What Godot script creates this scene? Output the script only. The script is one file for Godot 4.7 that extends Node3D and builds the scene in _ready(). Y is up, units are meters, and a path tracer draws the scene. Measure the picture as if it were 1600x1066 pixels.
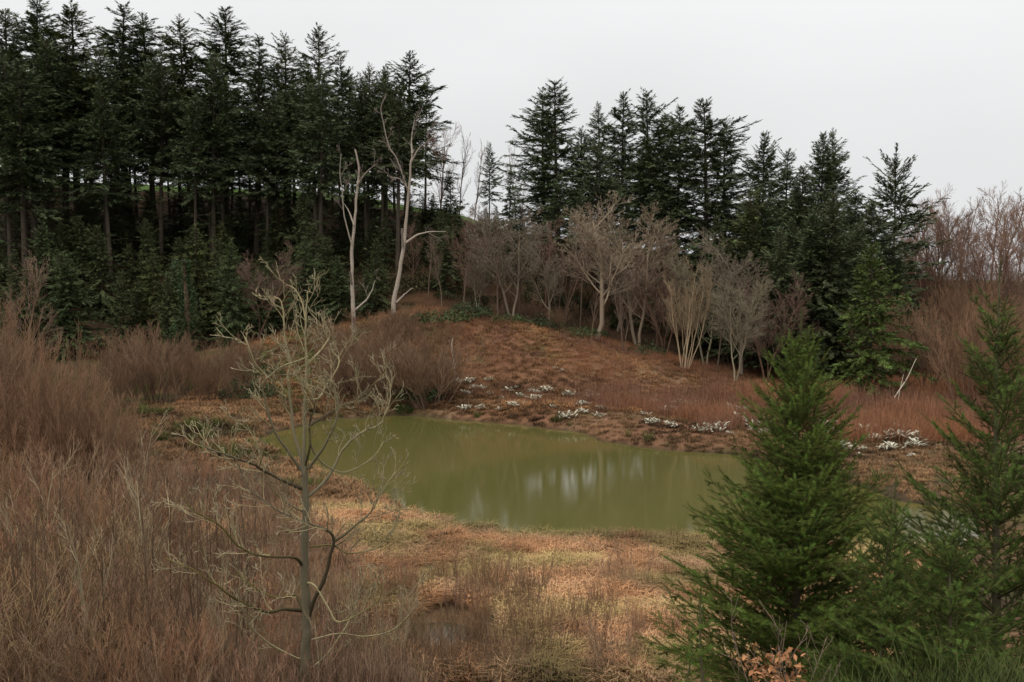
extends Node3D
# A pond in a clearing: wooded hillside behind, reddish mound, thickets and young firs in front.

# ------------------------------------------------------------------ camera helpers
const FPX := 1570.0           # focal length in photograph pixels
const CAM_H := 9.0
const EYE_Y := 435.0         # the horizon's row in the photograph
var pitch := atan((533.0 - EYE_Y) / FPX)

func at(px: float, py: float, d: float) -> Vector3:      # point seen at a photograph pixel, d metres ahead
	var f := Vector3(0, -sin(pitch), -cos(pitch))
	var u := Vector3(0, cos(pitch), -sin(pitch))
	var r := f + Vector3.RIGHT * ((px - 800.0) / FPX) + u * ((533.0 - py) / FPX)
	return Vector3(0, CAM_H, 0) + r * (d / -r.z)

const SETBACK := [[0, 0], [20, 20], [38.7, 34.5], [80, 64], [98, 82], [122, 120], [160, 158]]
func w(d: float) -> float:     # paced distance to metres ahead
	for i in range(1, SETBACK.size()):
		if d <= SETBACK[i][0]: return remap(d, SETBACK[i - 1][0], SETBACK[i][0], SETBACK[i - 1][1], SETBACK[i][1])
	return d

func on_ground(px: float, d: float) -> Vector3:
	var x := (px - 800.0) / FPX * d
	return Vector3(x, ground(x, d), -d)

# ------------------------------------------------------------------ naming helpers
var used := {}
func numbered(called: String) -> String:
	var k: int = used.get(called, 0)
	used[called] = k + 1
	return called if k == 0 else "%s_%03d" % [called, k]

func tag(o: Node, label: String, category: String, group := "", kind := "") -> Node:
	if label: o.set_meta("label", label)
	if category: o.set_meta("category", category)
	if group: o.set_meta("group", group)
	if kind: o.set_meta("kind", kind)
	return o

func thing(called: String, where: Vector3, label: String, category: String, group := "") -> Node3D:
	var o := Node3D.new()
	o.name = numbered(called)
	add_child(o)
	o.position = where
	tag(o, label, category, group)
	return o

func part(parent: Node, called: String, mesh: Mesh, m: Material, xf := Transform3D()) -> MeshInstance3D:
	var o := MeshInstance3D.new()
	o.name = called
	o.mesh = mesh
	o.material_override = m
	o.transform = xf
	parent.add_child(o, true)
	return o

# ------------------------------------------------------------------ mesh builder
class MB:
	var v := PackedVector3Array()
	var n := PackedVector3Array()
	var c := PackedColorArray()
	var ix := PackedInt32Array()
	func tri(a: Vector3, b: Vector3, d: Vector3, col: Color, col2 := Color(-1, 0, 0)) -> void:   # clockwise seen from the front
		var k := v.size()
		var nn := (d - a).cross(b - a).normalized()
		v.append(a); v.append(b); v.append(d)
		n.append(nn); n.append(nn); n.append(nn)
		c.append(col); c.append(col if col2.r < 0 else col2); c.append(col)
		ix.append(k); ix.append(k + 1); ix.append(k + 2)
	func tube(p: PackedVector3Array, r: PackedFloat32Array, sides: int, ca: Color, cb: Color) -> void:
		var m := p.size()
		var t := (p[1] - p[0]).normalized()
		var u := t.cross(Vector3(0.31, 0.2, 0.93)).normalized()
		var k0 := v.size()
		for i in m:
			var tt := (p[mini(i + 1, m - 1)] - p[maxi(i - 1, 0)]).normalized()
			u = (u - tt * u.dot(tt)).normalized()
			var w := tt.cross(u)
			var col := ca.lerp(cb, float(i) / (m - 1))
			for s in sides:
				var a := TAU * s / sides
				var o := u * cos(a) + w * sin(a)
				v.append(p[i] + o * r[i]); n.append(o); c.append(col)
		for i in m - 1:
			for s in sides:
				var a := k0 + i * sides + s
				var b := k0 + i * sides + (s + 1) % sides
				ix.append(a); ix.append(b + sides); ix.append(b)
				ix.append(a); ix.append(a + sides); ix.append(b + sides)
	func stamp(xf: Transform3D, o: MB, cols: PackedColorArray) -> void:
		var k := v.size()
		v.append_array(xf * o.v)
		var b := Transform3D(xf.basis.orthonormalized(), Vector3.ZERO)
		n.append_array(b * o.n)
		c.append_array(cols)
		for i in o.ix: ix.append(i + k)
	func tinted(m: Color) -> PackedColorArray:
		var q := PackedColorArray()
		for x in c: q.append(Color(x.r * m.r, x.g * m.g, x.b * m.b))
		return q
	func mesh() -> ArrayMesh:
		var a := []
		a.resize(Mesh.ARRAY_MAX)
		a[Mesh.ARRAY_VERTEX] = v; a[Mesh.ARRAY_NORMAL] = n; a[Mesh.ARRAY_COLOR] = c; a[Mesh.ARRAY_INDEX] = ix
		var m := ArrayMesh.new()
		m.add_surface_from_arrays(Mesh.PRIMITIVE_TRIANGLES, a)
		return m

func rng_of(s: int) -> RandomNumberGenerator:
	var r := RandomNumberGenerator.new()
	r.seed = s * 7919 + 17
	return r

func rv(r: RandomNumberGenerator, s: float) -> Vector3:
	return Vector3(r.randf_range(-s, s), r.randf_range(-s, s), r.randf_range(-s, s))

func facing(dir: Vector3, roll := 0.0) -> Basis:          # local +y runs along dir
	var y := dir.normalized()
	var x := y.cross(Vector3.UP if absf(y.y) < 0.95 else Vector3.RIGHT).normalized()
	return Basis(x, y, x.cross(y)).rotated(y, roll)

# ------------------------------------------------------------------ materials
func vmat(rough := 0.9, tint := Color(1, 1, 1), back := 0.0) -> StandardMaterial3D:   # colours come from the vertices
	var m := StandardMaterial3D.new()
	m.vertex_color_use_as_albedo = true
	m.albedo_color = tint.linear_to_srgb()
	m.roughness = rough
	m.metallic_specular = 0.25
	m.cull_mode = BaseMaterial3D.CULL_DISABLED
	if back > 0:
		m.backlight_enabled = true
		m.backlight = Color(back, back, back)
	return m

func noise_tex(freq: float, lo: float, hi: float, sd: int, size := 512, normal := false, bump := 4.0, oct := 5) -> NoiseTexture2D:
	var f := FastNoiseLite.new()
	f.seed = sd
	f.frequency = freq
	f.fractal_octaves = oct
	var t := NoiseTexture2D.new()
	t.noise = f
	t.width = size; t.height = size
	t.seamless = true
	t.as_normal_map = normal
	t.bump_strength = bump
	if not normal:
		var g := Gradient.new()
		g.set_color(0, Color(lo, lo, lo)); g.set_color(1, Color(hi, hi, hi))
		t.color_ramp = g
	return t

# ------------------------------------------------------------------ terrain
var shore := PackedVector2Array()        # outline of the pond, (x, metres ahead)
var nz := FastNoiseLite.new()
var nf := FastNoiseLite.new()

func table(t: Array, x: float) -> float:
	if x <= t[0][0]: return t[0][1]
	for i in range(1, t.size()):
		if x <= t[i][0]:
			var k: float = (x - t[i - 1][0]) / (t[i][0] - t[i - 1][0])
			k = lerpf(k, k * k * (3 - 2 * k), 0.6)
			return lerpf(t[i - 1][1], t[i][1], k)
	return t[-1][1]

const BANK := [[-40, 7.3], [2, 7.1], [4, 6.6], [6, 5.8], [8, 4.85], [11, 3.6], [16, 1.5], [21, 0.65], [27, 0.45], [34, 0.35], [50, 0.35], [74, 0.9], [600, 0.9]]
const CREST := [[-70, 1.8], [-42, 2.0], [-30, 2.4], [-22, 3.6], [-15.7, 5.0], [-8.4, 6.3], [-4.2, 6.1], [0, 5.5], [5.2, 4.5], [10.4, 3.2], [15.7, 1.9], [20, 1.25], [26, 1.1], [60, 1.1]]
const RIDGE := [[-120, 21.0], [-62, 20.0], [-39, 19.3], [-23, 18.3], [-8.5, 16.4], [0, 14.3], [15.5, 12.4], [31, 10.2], [46, 9.0], [62, 8.5], [120, 9.0]]

func pond_sd(x: float, d: float) -> float:    # metres outside the pond's edge, negative inside
	if d < 26 or d > 75 or x < -25 or x > 27: return 9.0
	var p := Vector2(x, d)
	var best := 1e9
	var m := shore.size()
	for i in m:
		best = minf(best, p.distance_squared_to(Geometry2D.get_closest_point_to_segment(p, shore[i], shore[(i + 1) % m])))
	best = sqrt(best)
	if Geometry2D.is_point_in_polygon(p, shore): best = -best
	return best + nz.get_noise_2d(x * 6.0, d * 6.0) * 0.7 + nf.get_noise_2d(x * 5, d * 5) * 0.25

func ground(x: float, d: float) -> float:
	var h := table(BANK, d + nz.get_noise_2d(x * 1.2, 7.0) * 1.5)
	if d > 45:
		var crest := table(CREST, x)
		var foot := 67.0 - clampf(x, 0, 20) * 0.35
		var s := clampf((d - foot) / (82.0 - foot), 0, 1)
		h += (crest - 0.9) * pow(s * s * (3 - 2 * s), 0.8)
	if d > 82:
		var s2 := clampf((d - 84.0) / 36.0, 0, 1)
		h = lerpf(h, table(RIDGE, x), pow(s2, 0.85))
	if d > 120: h += clampf(d - 120.0, 0, 26) * maxf(table(RIDGE, x) - 9.0, 0.0) / 120.0 * 1.2 - maxf(d - 146, 0) * 0.06
	if d > 17 and d < 42: h += nf.get_noise_2d(x * 6.5, d * 6.5) * 0.2 * clampf((d - 17) / 4.0, 0, 1)
	h += 0.55 * clampf((x - 1.6) / 1.0, 0, 1) * clampf((10.0 - d) / 3.0, 0, 1) * clampf(d / 4.0, 0, 1)
	h += nz.get_noise_2d(x * 2.0, d * 2.0) * 0.35 * clampf(d / 20.0, 0.2, 1) + nf.get_noise_2d(x * 2, d * 2) * 0.10
	# a wet hollow in the near meadow
	var q := Vector2(x + 1.6, (d - 22.8) * 0.7).length()
	h -= 0.42 * clampf(1.15 - q, 0, 1)
	var sd := pond_sd(x, d)
	if sd < 0: h = maxf(-0.04 + sd * 0.25, -0.9)
	elif sd < 3.0:
		var k := sd / 3.0
		h = lerpf(-0.04, maxf(h, 0.06), pow(k, 0.7))
	return h

func mixc(a: Color, b: Color, k: float) -> Color: return a.lerp(b, clampf(k, 0, 1))

func soil(x: float, d: float, h: float) -> Color:      # what covers the ground, by place
	var n1 := nz.get_noise_2d(x * 3, d * 3)
	var n2 := nf.get_noise_2d(x * 4, d * 4)
	var n3 := nf.get_noise_2d(x * 14 + 50, d * 14)
	var straw := Color(0.22, 0.125, 0.066)
	var mud := Color(0.085, 0.06, 0.038)
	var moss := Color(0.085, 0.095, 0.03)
	var red := Color(0.26, 0.13, 0.072)
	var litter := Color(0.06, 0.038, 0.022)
	var c := mixc(straw, mud, 0.35 + n1 * 1.4 + n2 * 0.8)
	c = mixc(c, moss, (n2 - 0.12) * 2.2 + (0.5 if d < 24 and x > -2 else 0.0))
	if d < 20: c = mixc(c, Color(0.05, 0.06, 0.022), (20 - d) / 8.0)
	if d > 45:
		var k := clampf((d - 58 - n1 * 5 + clampf(x, 0, 20) * 0.7) / 6.0, 0, 1) * clampf((x + 16) / 8.0, 0, 1)
		var hill := mixc(red, Color(0.29, 0.185, 0.11), n1 * 2.0 + 0.3 + n3 * 0.8)
		hill = mixc(hill, Color(0.10, 0.10, 0.035), (n2 - 0.2) * 2.0)
		c = mixc(c, hill, k)
		if x < -2: c = mixc(c, Color(0.09, 0.10, 0.03), clampf((-2 - x) / 6.0, 0, 1) * clampf((d - 62) / 6, 0, 1) * (0.45 + n2 * 2))
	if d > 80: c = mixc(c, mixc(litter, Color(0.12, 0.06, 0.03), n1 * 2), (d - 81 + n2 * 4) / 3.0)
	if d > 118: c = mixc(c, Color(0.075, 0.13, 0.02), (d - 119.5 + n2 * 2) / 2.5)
	if h < 0.12: c = mixc(c, Color(0.05, 0.042, 0.022), (0.12 - h) * 7.0)
	return c * (1.0 + n3 * 0.5)

func build_terrain() -> void:
	var ds := PackedFloat32Array()
	var d := -40.0
	while d < 620.0:
		ds.append(d)
		d += 4.0 if d < -6 else (0.45 if d < 40 else (0.5 if d < 90 else (0.8 if d < 128 else (3.0 if d < 170 else 30.0))))
	var cols := 261
	var a := []
	a.resize(Mesh.ARRAY_MAX)
	var v := PackedVector3Array()
	var c := PackedColorArray()
	var ix := PackedInt32Array()
	for r in ds.size():
		for k in cols:
			var u := (k - 130) / 130.0
			var x := (0.42 * u + 0.58 * u * u * u) * (70.0 + 0.62 * maxf(ds[r], 0) + maxf(ds[r] - 170, 0) * 1.5)
			var h := ground(x, ds[r])
			v.append(Vector3(x, h, -ds[r]))
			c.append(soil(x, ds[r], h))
	for r in ds.size() - 1:
		for k in cols - 1:
			var p := r * cols + k
			ix.append(p); ix.append(p + cols); ix.append(p + cols + 1)
			ix.append(p); ix.append(p + cols + 1); ix.append(p + 1)
	a[Mesh.ARRAY_VERTEX] = v; a[Mesh.ARRAY_COLOR] = c; a[Mesh.ARRAY_INDEX] = ix
	var m := ArrayMesh.new()
	m.add_surface_from_arrays(Mesh.PRIMITIVE_TRIANGLES, a)
	var st := SurfaceTool.new()
	st.create_from(m, 0)
	st.generate_normals()
	var g := MeshInstance3D.new()
	g.name = "ground"
	g.mesh = st.commit()
	var mat := vmat(0.95)
	mat.uv1_triplanar = true
	mat.uv1_world_triplanar = true
	mat.uv1_scale = Vector3(0.37, 0.37, 0.37)
	mat.albedo_texture = noise_tex(0.045, 0.45, 1.25, 3, 1024)
	mat.normal_enabled = true
	mat.normal_texture = noise_tex(0.06, 0, 1, 9, 1024, true, 14.0)
	mat.normal_scale = 1.5
	g.material_override = mat
	g.set_meta("kind", "structure")
	add_child(g)

func build_water() -> void:
	var m := StandardMaterial3D.new()
	m.albedo_color = Color(0.092, 0.088, 0.026).linear_to_srgb()
	m.roughness = 0.03
	m.metallic_specular = 0.7
	m.normal_enabled = true
	m.normal_texture = noise_tex(0.03, 0, 1, 21, 512, true, 3.0, 4)
	m.normal_scale = 0.045
	m.uv1_triplanar = true
	m.uv1_world_triplanar = true
	m.uv1_scale = Vector3(0.7, 0.7, 0.7)
	var p := PlaneMesh.new()
	p.size = Vector2(54, 60)
	var o := part(self, "pond_water", p, m, Transform3D(Basis(), Vector3(0, 0, -52)))
	o.set_meta("kind", "structure")
	var m2: StandardMaterial3D = m.duplicate()
	m2.albedo_color = Color(0.05, 0.045, 0.025).linear_to_srgb()
	var q := PlaneMesh.new()
	q.size = Vector2(3.6, 4.4)
	var w := part(self, "puddle_water", q, m2, Transform3D(Basis(), Vector3(-1.6, ground(-1.6, 22.8) + 0.2, -22.8)))
	w.set_meta("kind", "structure")

# ------------------------------------------------------------------ firs seen from afar
var sprays: Array = []        # needle fronds
func make_sprays() -> void:
	for s in 4:
		var r := rng_of(100 + s)
		var b := MB.new()
		for k in 17:
			var y := 0.05 + k * 0.038
			var side := -1.0 if k % 2 else 1.0
			var l := r.randf_range(0.2, 0.34) * (1.1 - y * 0.8)
			var p := Vector3(0, y, 0)
			var tip := p + Vector3(side * l * r.randf_range(0.5, 0.95), l * r.randf_range(0.4, 0.9), r.randf_range(-0.12, 0.05))
			var w := Vector3(0.015, 0.045, 0.015).rotated(Vector3.UP, r.randf() * TAU) * r.randf_range(0.7, 1.2)
			var g := r.randf_range(0.7, 1.25)
			b.tri(p - w, tip, p + w, Color(0.090 * g, 0.112 * g, 0.058 * g), Color(0.112 * g, 0.138 * g, 0.070 * g))
		b.tri(Vector3(-0.04, 0, 0), Vector3(0, 0.78, -0.04), Vector3(0.04, 0, 0), Color(0.06, 0.075, 0.042))
		sprays.append(b)

# start: where the crown begins (share of the height); rad: half-width; dead: bare dead boughs below the crown
func fir(sd: int, H: float, start: float, rad: float, step: float, per: float, ragged: float, tint: Color, dead: int, droop := 0.0, peak := 0.84) -> Array:
	var r := rng_of(sd)
	var tb := MB.new()
	var cb := MB.new()
	var bark := Color(0.085, 0.066, 0.05)
	var pts := PackedVector3Array()
	var rad_t := PackedFloat32Array()
	var lean := rv(r, 0.25)
	for i in 11:
		var t := i / 10.0
		pts.append(Vector3(lean.x * t * t + sin(t * 5 + sd) * 0.06, H * t - (0.4 if i == 0 else 0.0), lean.z * t * t))
		rad_t.append(H * 0.0105 * pow(1 - t, 0.8) + 0.015 + (0.07 if i == 0 else 0.0))
	tb.tube(pts, rad_t, 7, bark, Color(0.07, 0.06, 0.045))
	var cols := []
	for s in sprays:
		var q := []
		for k in 5:
			var g := 0.72 + 0.14 * k
			q.append(s.tinted(Color(tint.r * g * r.randf_range(0.92, 1.1), tint.g * g, tint.b * g * r.randf_range(0.9, 1.1))))
		cols.append(q)
	for i in dead:
		var y := H * r.randf_range(0.12, start + 0.08)
		var a := r.randf() * TAU
		var l := r.randf_range(0.6, rad * 0.75)
		var p0 := Vector3(lean.x * y * y / H / H, y, lean.z * y * y / H / H)
		var dr := Vector3(cos(a), r.randf_range(-0.25, 0.2), sin(a))
		tb.tube(PackedVector3Array([p0, p0 + dr * l * 0.5, p0 + dr * l + Vector3(0, -l * 0.18, 0)]), PackedFloat32Array([0.03, 0.02, 0.006]), 3, bark, bark)
		if r.randf() < 0.5:
			for k in 3:
				var si := r.randi() % 4
				cb.stamp(Transform3D(facing(dr + rv(r, 0.5), r.randf() * TAU).scaled(Vector3.ONE * r.randf_range(0.5, 1.0)), p0 + dr * l * r.randf_range(0.4, 1.0)), sprays[si], cols[si][r.randi() % 3])
	var y := H * start
	var ang := r.randf() * TAU
	while y < H * 0.992:
		var t := (y - H * start) / (H * (1 - start))
		var wide := rad * (0.55 + 0.45 * minf(1, t / 0.16)) * pow(1 - t, peak) + 0.10
		var gap := 0.55 if r.randf() < ragged * 0.5 else 1.0
		var nb := int(maxf(3, round(per * (0.75 + 0.4 * r.randf()))))
		for b in nb:
			ang += TAU / nb + r.randf_range(-0.35, 0.35)
			var l := wide * gap * r.randf_range(1.0 - ragged, 1.12) * (1.0 + 1.8 * nf.get_noise_3d(cos(ang) * 7.0 + sd * 31, y * 5.0, sin(ang) * 7.0))
			l = maxf(l, 0.2)
			if r.randf() < ragged * 0.12: l *= 1.25
			var up := lerpf(-0.25 - droop, 0.5, pow(t, 1.1)) + 0.6 * maxf(t - 0.85, 0) / 0.15 + r.randf_range(-0.38, 0.38)
			var p0 := Vector3(lean.x * y * y / H / H, y + r.randf_range(-0.9, 0.5) * step, lean.z * y * y / H / H)
			var out := Vector3(cos(ang), 0, sin(ang))
			var bp := PackedVector3Array()
			for i in 4:
				var s := i / 3.0
				bp.append(p0 + out * l * s + Vector3.UP * l * (up * s + (0.2 * s * s - 0.14 * s) * (1.0 - droop)))
			cb.tube(bp, PackedFloat32Array([0.035, 0.026, 0.016, 0.006]), 3, bark, bark)
			var ns := int(maxf(3, l / 0.145))
			for i in ns:
				var s := lerpf(0.22, 1.0, (i + r.randf() * 0.6) / ns)
				var f := s * 3.0
				var i0 := mini(int(f), 2)
				var p := bp[i0].lerp(bp[i0 + 1], f - i0)
				var along := (bp[i0 + 1] - bp[i0]).normalized()
				var side := along.cross(Vector3.UP).normalized() * (1.0 if i % 2 else -1.0)
				var dirv := along * r.randf_range(0.5, 1.0) + side * r.randf_range(0.2, 0.95) * (1.15 - s) + Vector3.UP * r.randf_range(-0.55 - droop, 0.3)
				var si := r.randi() % 4
				cb.stamp(Transform3D(facing(dirv, r.randf_range(-0.6, 0.6) + (PI if r.randf() < 0.3 else 0.0)).scaled(Vector3.ONE * r.randf_range(0.6, 1.3) * (1.1 - s * 0.35) * (0.42 + 0.58 * minf(1.0, wide / 1.8))), p), sprays[si], cols[si][r.randi() % 5])
			cb.stamp(Transform3D(facing(bp[3] - bp[2], r.randf() * 3).scaled(Vector3.ONE * 0.5), bp[3] - (bp[3] - bp[2]) * 0.3), sprays[b % 4], cols[b % 4][3])
		y += step * r.randf_range(0.7, 1.3) * lerpf(1.0, 0.7, t)
	return [tb.mesh(), cb.mesh(), H]

var m_bark: StandardMaterial3D
var m_needles: Array = []

func place_fir(kind: Array, px: float, py_top: float, d: float, turn: float, wide: float, mat: int, called: String, label: String, category := "tree", group := "") -> Node3D:
	d = w(d)
	var p := on_ground(px, d)
	var h := at(px, py_top, d).y - p.y
	var t := thing(called, p, label, category, group)
	var s: float = h / kind[2]
	t.rotation = Vector3(sin(px * 3.7) * 0.03, turn, sin(px * 5.3 + d) * 0.03)
	t.scale = Vector3(s * wide, s, s * wide)
	part(t, "trunk", kind[0], m_bark)
	part(t, "crown", kind[1], m_needles[mat])
	return t

# ------------------------------------------------------------------ bare trees and shrubs
# one limb and, recursively, what grows from it; o: settings
func limb(bs: Array, r: RandomNumberGenerator, p: Vector3, dir: Vector3, l: float, rad: float, depth: int, o: Dictionary) -> void:
	var seg: int = o.seg[mini(depth, o.seg.size() - 1)]
	var wob: float = o.wob
	var up: float = o.up[mini(depth, o.up.size() - 1)]
	var sides: int = o.sides[mini(depth, o.sides.size() - 1)]
	var pts := PackedVector3Array([p])
	var rr := PackedFloat32Array([rad])
	var q := p
	var dv := dir.normalized()
	for i in seg:
		dv = (dv + rv(r, wob) + Vector3.UP * up / seg).normalized()
		q += dv * l / seg
		pts.append(q)
		rr.append(lerpf(rad, maxf(rad * o.taper, o.tip), float(i + 1) / seg))
	var g := r.randf_range(0.8, 1.2)
	var ca: Color = o.ca.lerp(o.cb, minf(1, depth / float(o.levels)))
	var b: MB = bs[mini(depth, 1)]
	b.tube(pts, rr, sides, ca * g, o.ca.lerp(o.cb, minf(1, (depth + 1) / float(o.levels))) * g)
	if depth >= o.levels: return
	var kids: int = o.kids[mini(depth, o.kids.size() - 1)]
	var from: float = o.from[mini(depth, o.from.size() - 1)]
	var spread: float = o.spread
	for k in kids:
		var s := lerpf(from, 0.98, (k + r.randf() * 0.8) / kids)
		var f := s * seg
		var i0 := mini(int(f), seg - 1)
		var c := pts[i0].lerp(pts[i0 + 1], f - i0)
		var along := (pts[i0 + 1] - pts[i0]).normalized()
		var side := along.cross(rv(r, 1.0)).normalized()
		var cd := along + side * spread * r.randf_range(0.6, 1.4)
		var cl: float = l * o.ratio * r.randf_range(0.6, 1.2) * (1.15 - s * 0.55)
		limb(bs, r, c, cd, cl, maxf(lerpf(rad, rad * o.taper, s) * o.thin, o.tip), depth + 1, o)

func bare(sd: int, stems: int, H: float, fan: float, rad: float, o: Dictionary, foot := 0.15, split := false) -> Array:   # [trunk or whole shrub, crown, height]
	var r := rng_of(sd)
	var b := MB.new()
	var tb := MB.new() if split else b
	for s in stems:
		var a := r.randf() * TAU
		var k := r.randf_range(0.3, 1.0) if stems > 1 else 0.4
		limb([tb, b], r, Vector3(cos(a) * foot * k, -0.15, sin(a) * foot * k) if stems > 1 else Vector3(0, -0.2, 0), Vector3(cos(a) * fan * k, 1, sin(a) * fan * k), H * (r.randf_range(0.6, 0.9) if stems > 1 else 0.85), rad * (r.randf_range(0.55, 1.1) if stems > 1 else 1.0), 0, o)
	var top := 0.0
	for x in b.v: top = maxf(top, x.y)
	return [tb.mesh(), b.mesh() if split else null, top]

var m_twig: Array = []
func place_bare(kind: Array, p: Vector3, h: float, turn: float, wide: float, mat: int, called: String, label: String, category: String, group := "") -> Node3D:
	var s: float = h / kind[2]
	if kind[1]:
		var t := thing(called, p, label, category, group)
		t.rotation.y = turn
		t.scale = Vector3(s * wide, s, s * wide)
		part(t, "trunk", kind[0], m_twig[mat])
		part(t, "crown", kind[1], m_twig[mat])
		return t
	var o := part(self, numbered(called), kind[0], m_twig[mat], Transform3D(Basis(Vector3.UP, turn).scaled(Vector3(s * wide, s, s * wide)), p))
	tag(o, label, category, group)
	return o

# a limb traced through points, thinning from r0 to r1, with side twigs
func smooth_path(p: Array, per := 4) -> PackedVector3Array:
	var q := PackedVector3Array()
	for i in p.size() - 1:
		var a: Vector3 = p[maxi(i - 1, 0)]
		var b: Vector3 = p[i]
		var c: Vector3 = p[i + 1]
		var e: Vector3 = p[mini(i + 2, p.size() - 1)]
		for k in per: q.append(b.cubic_interpolate(c, a, e, k / float(per)))
	q.append(p[-1])
	return q

func traced(b: MB, tw: MB, r: RandomNumberGenerator, pix: Array, d0: float, d1: float, r0: float, r1: float, sides: int, ca: Color, cb: Color, twigs: int, twig_l: float, o: Dictionary) -> void:
	var p := []
	for i in pix.size():
		var t := i / float(pix.size() - 1)
		p.append(at(pix[i][0], pix[i][1], lerpf(d0, d1, sin(t * PI * 0.5))))
	var q := smooth_path(p)
	var rr := PackedFloat32Array()
	for i in q.size():
		rr.append(lerpf(r0, r1, pow(i / float(q.size() - 1), 0.8)) * r.randf_range(0.9, 1.1))
		q[i] += rv(r, r0 * 0.18)
	b.tube(q, rr, sides, ca, cb)
	for k in twigs:
		var s := lerpf(0.25, 1.0, (k + r.randf()) / twigs)
		var i0 := clampi(int(s * (q.size() - 1)), 0, q.size() - 2)
		var along := (q[i0 + 1] - q[i0]).normalized()
		var cd := along * 0.7 + along.cross(rv(r, 1)).normalized() * 0.9 + Vector3.UP * 0.35
		limb([tw, tw], r, q[i0], cd, twig_l * r.randf_range(0.4, 1.2), maxf(rr[i0] * 0.55, o.tip), 0, o)

# ------------------------------------------------------------------ young firs close by
var shoots: Array = []
func make_shoots() -> void:
	for s in 3:
		var r := rng_of(300 + s)
		var b := MB.new()
		var l: float = [0.09, 0.16, 0.24][s]
		var n := int(l / 0.0034)
		for k in n:
			var y := l * k / n
			var a := k * 2.4 + r.randf() * 0.5
			var out := Vector3(cos(a), 0, sin(a))
			var nl := r.randf_range(0.024, 0.034)
			var p := Vector3(0, y, 0)
			var tip := p + (out * 0.85 + Vector3.UP * r.randf_range(0.35, 0.8)).normalized() * nl
			var w := out.cross(Vector3.UP) * 0.0026
			var g := r.randf_range(0.75, 1.25)
			b.tri(p - w, tip, p + w, Color(0.060 * g, 0.095 * g, 0.024 * g), Color(0.100 * g, 0.150 * g, 0.040 * g))
		b.tube(PackedVector3Array([Vector3.ZERO, Vector3(0, l * 0.97, 0)]), PackedFloat32Array([0.0035, 0.0015]), 3, Color(0.12, 0.085, 0.045), Color(0.11, 0.12, 0.05))
		shoots.append(b)

func fir_bough(sd: int, L: float) -> ArrayMesh:         # a bough along +y, its fronds spread along x
	var r := rng_of(sd)
	var b := MB.new()
	var tints := []
	for s in shoots:
		var q := []
		for g in [0.5, 0.85, 1.15, 1.7]: q.append(s.tinted(Color(g * r.randf_range(0.95, 1.15), g, g)))
		tints.append(q)
	var pts := PackedVector3Array()
	var rr := PackedFloat32Array()
	for i in 6:
		var t := i / 5.0
		pts.append(Vector3(r.randf_range(-0.015, 0.015), L * t, 0.10 * L * t * t - 0.06 * L * t))
		rr.append(lerpf(0.004 + 0.007 * L, 0.0022, t))
	b.tube(pts, rr, 4, Color(0.10, 0.075, 0.05), Color(0.12, 0.10, 0.05))
	var y := 0.10 * L
	var sgn := 1.0
	while y < L * 0.97:
		var t := y / L
		var i0 := mini(int(t * 5), 4)
		var p := pts[i0].lerp(pts[i0 + 1], t * 5 - i0)
		var sl := minf(0.5, L * 0.42) * pow(1 - t, 0.8) * r.randf_range(0.6, 1.15) + 0.07
		var dv := Vector3(sgn * r.randf_range(0.7, 1.0), r.randf_range(0.6, 0.95), r.randf_range(-0.2, 0.28)).normalized()
		# the side twig and its own shoots
		var done := 0.0
		b.tube(PackedVector3Array([p, p + dv * sl]), PackedFloat32Array([0.004, 0.0018]), 3, Color(0.11, 0.085, 0.05), Color(0.11, 0.11, 0.05))
		while done < sl - 0.03:
			var left := sl - done
			var si := 2 if left > 0.22 else (1 if left > 0.13 else 0)
			b.stamp(Transform3D(facing(dv + rv(r, 0.1), r.randf() * TAU), p + dv * done), shoots[si], tints[si][r.randi() % 3])
			done += [0.08, 0.15, 0.22][si]
		var m := int(sl / 0.085)
		for k in m:
			var s := (k + 0.7) / (m + 0.7)
			var e := dv * r.randf_range(0.6, 0.9) + Vector3(dv.y, -dv.x, 0) * (1.0 if k % 2 else -1.0) * 0.7 + Vector3(0, 0, r.randf_range(-0.15, 0.35))
			var si := 1 if s < 0.55 and sl > 0.2 else 0
			b.stamp(Transform3D(facing(e, r.randf() * TAU), p + dv * sl * s), shoots[si], tints[si][r.randi() % 4])
		sgn = -sgn
		y += r.randf_range(0.05, 0.085)
	# the leading shoot
	var q := 0.0
	while q < L - 0.05:
		b.stamp(Transform3D(facing(Vector3(0, 1, 0.03) + rv(r, 0.05), r.randf() * TAU), pts[mini(int(q / L * 5), 4)].lerp(pts[mini(int(q / L * 5), 4) + 1], fmod(q / L * 5, 1.0))), shoots[1 if q < L - 0.2 else 2], tints[1 if q < L - 0.2 else 2][2])
		q += 0.14
	return b.mesh()

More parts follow.
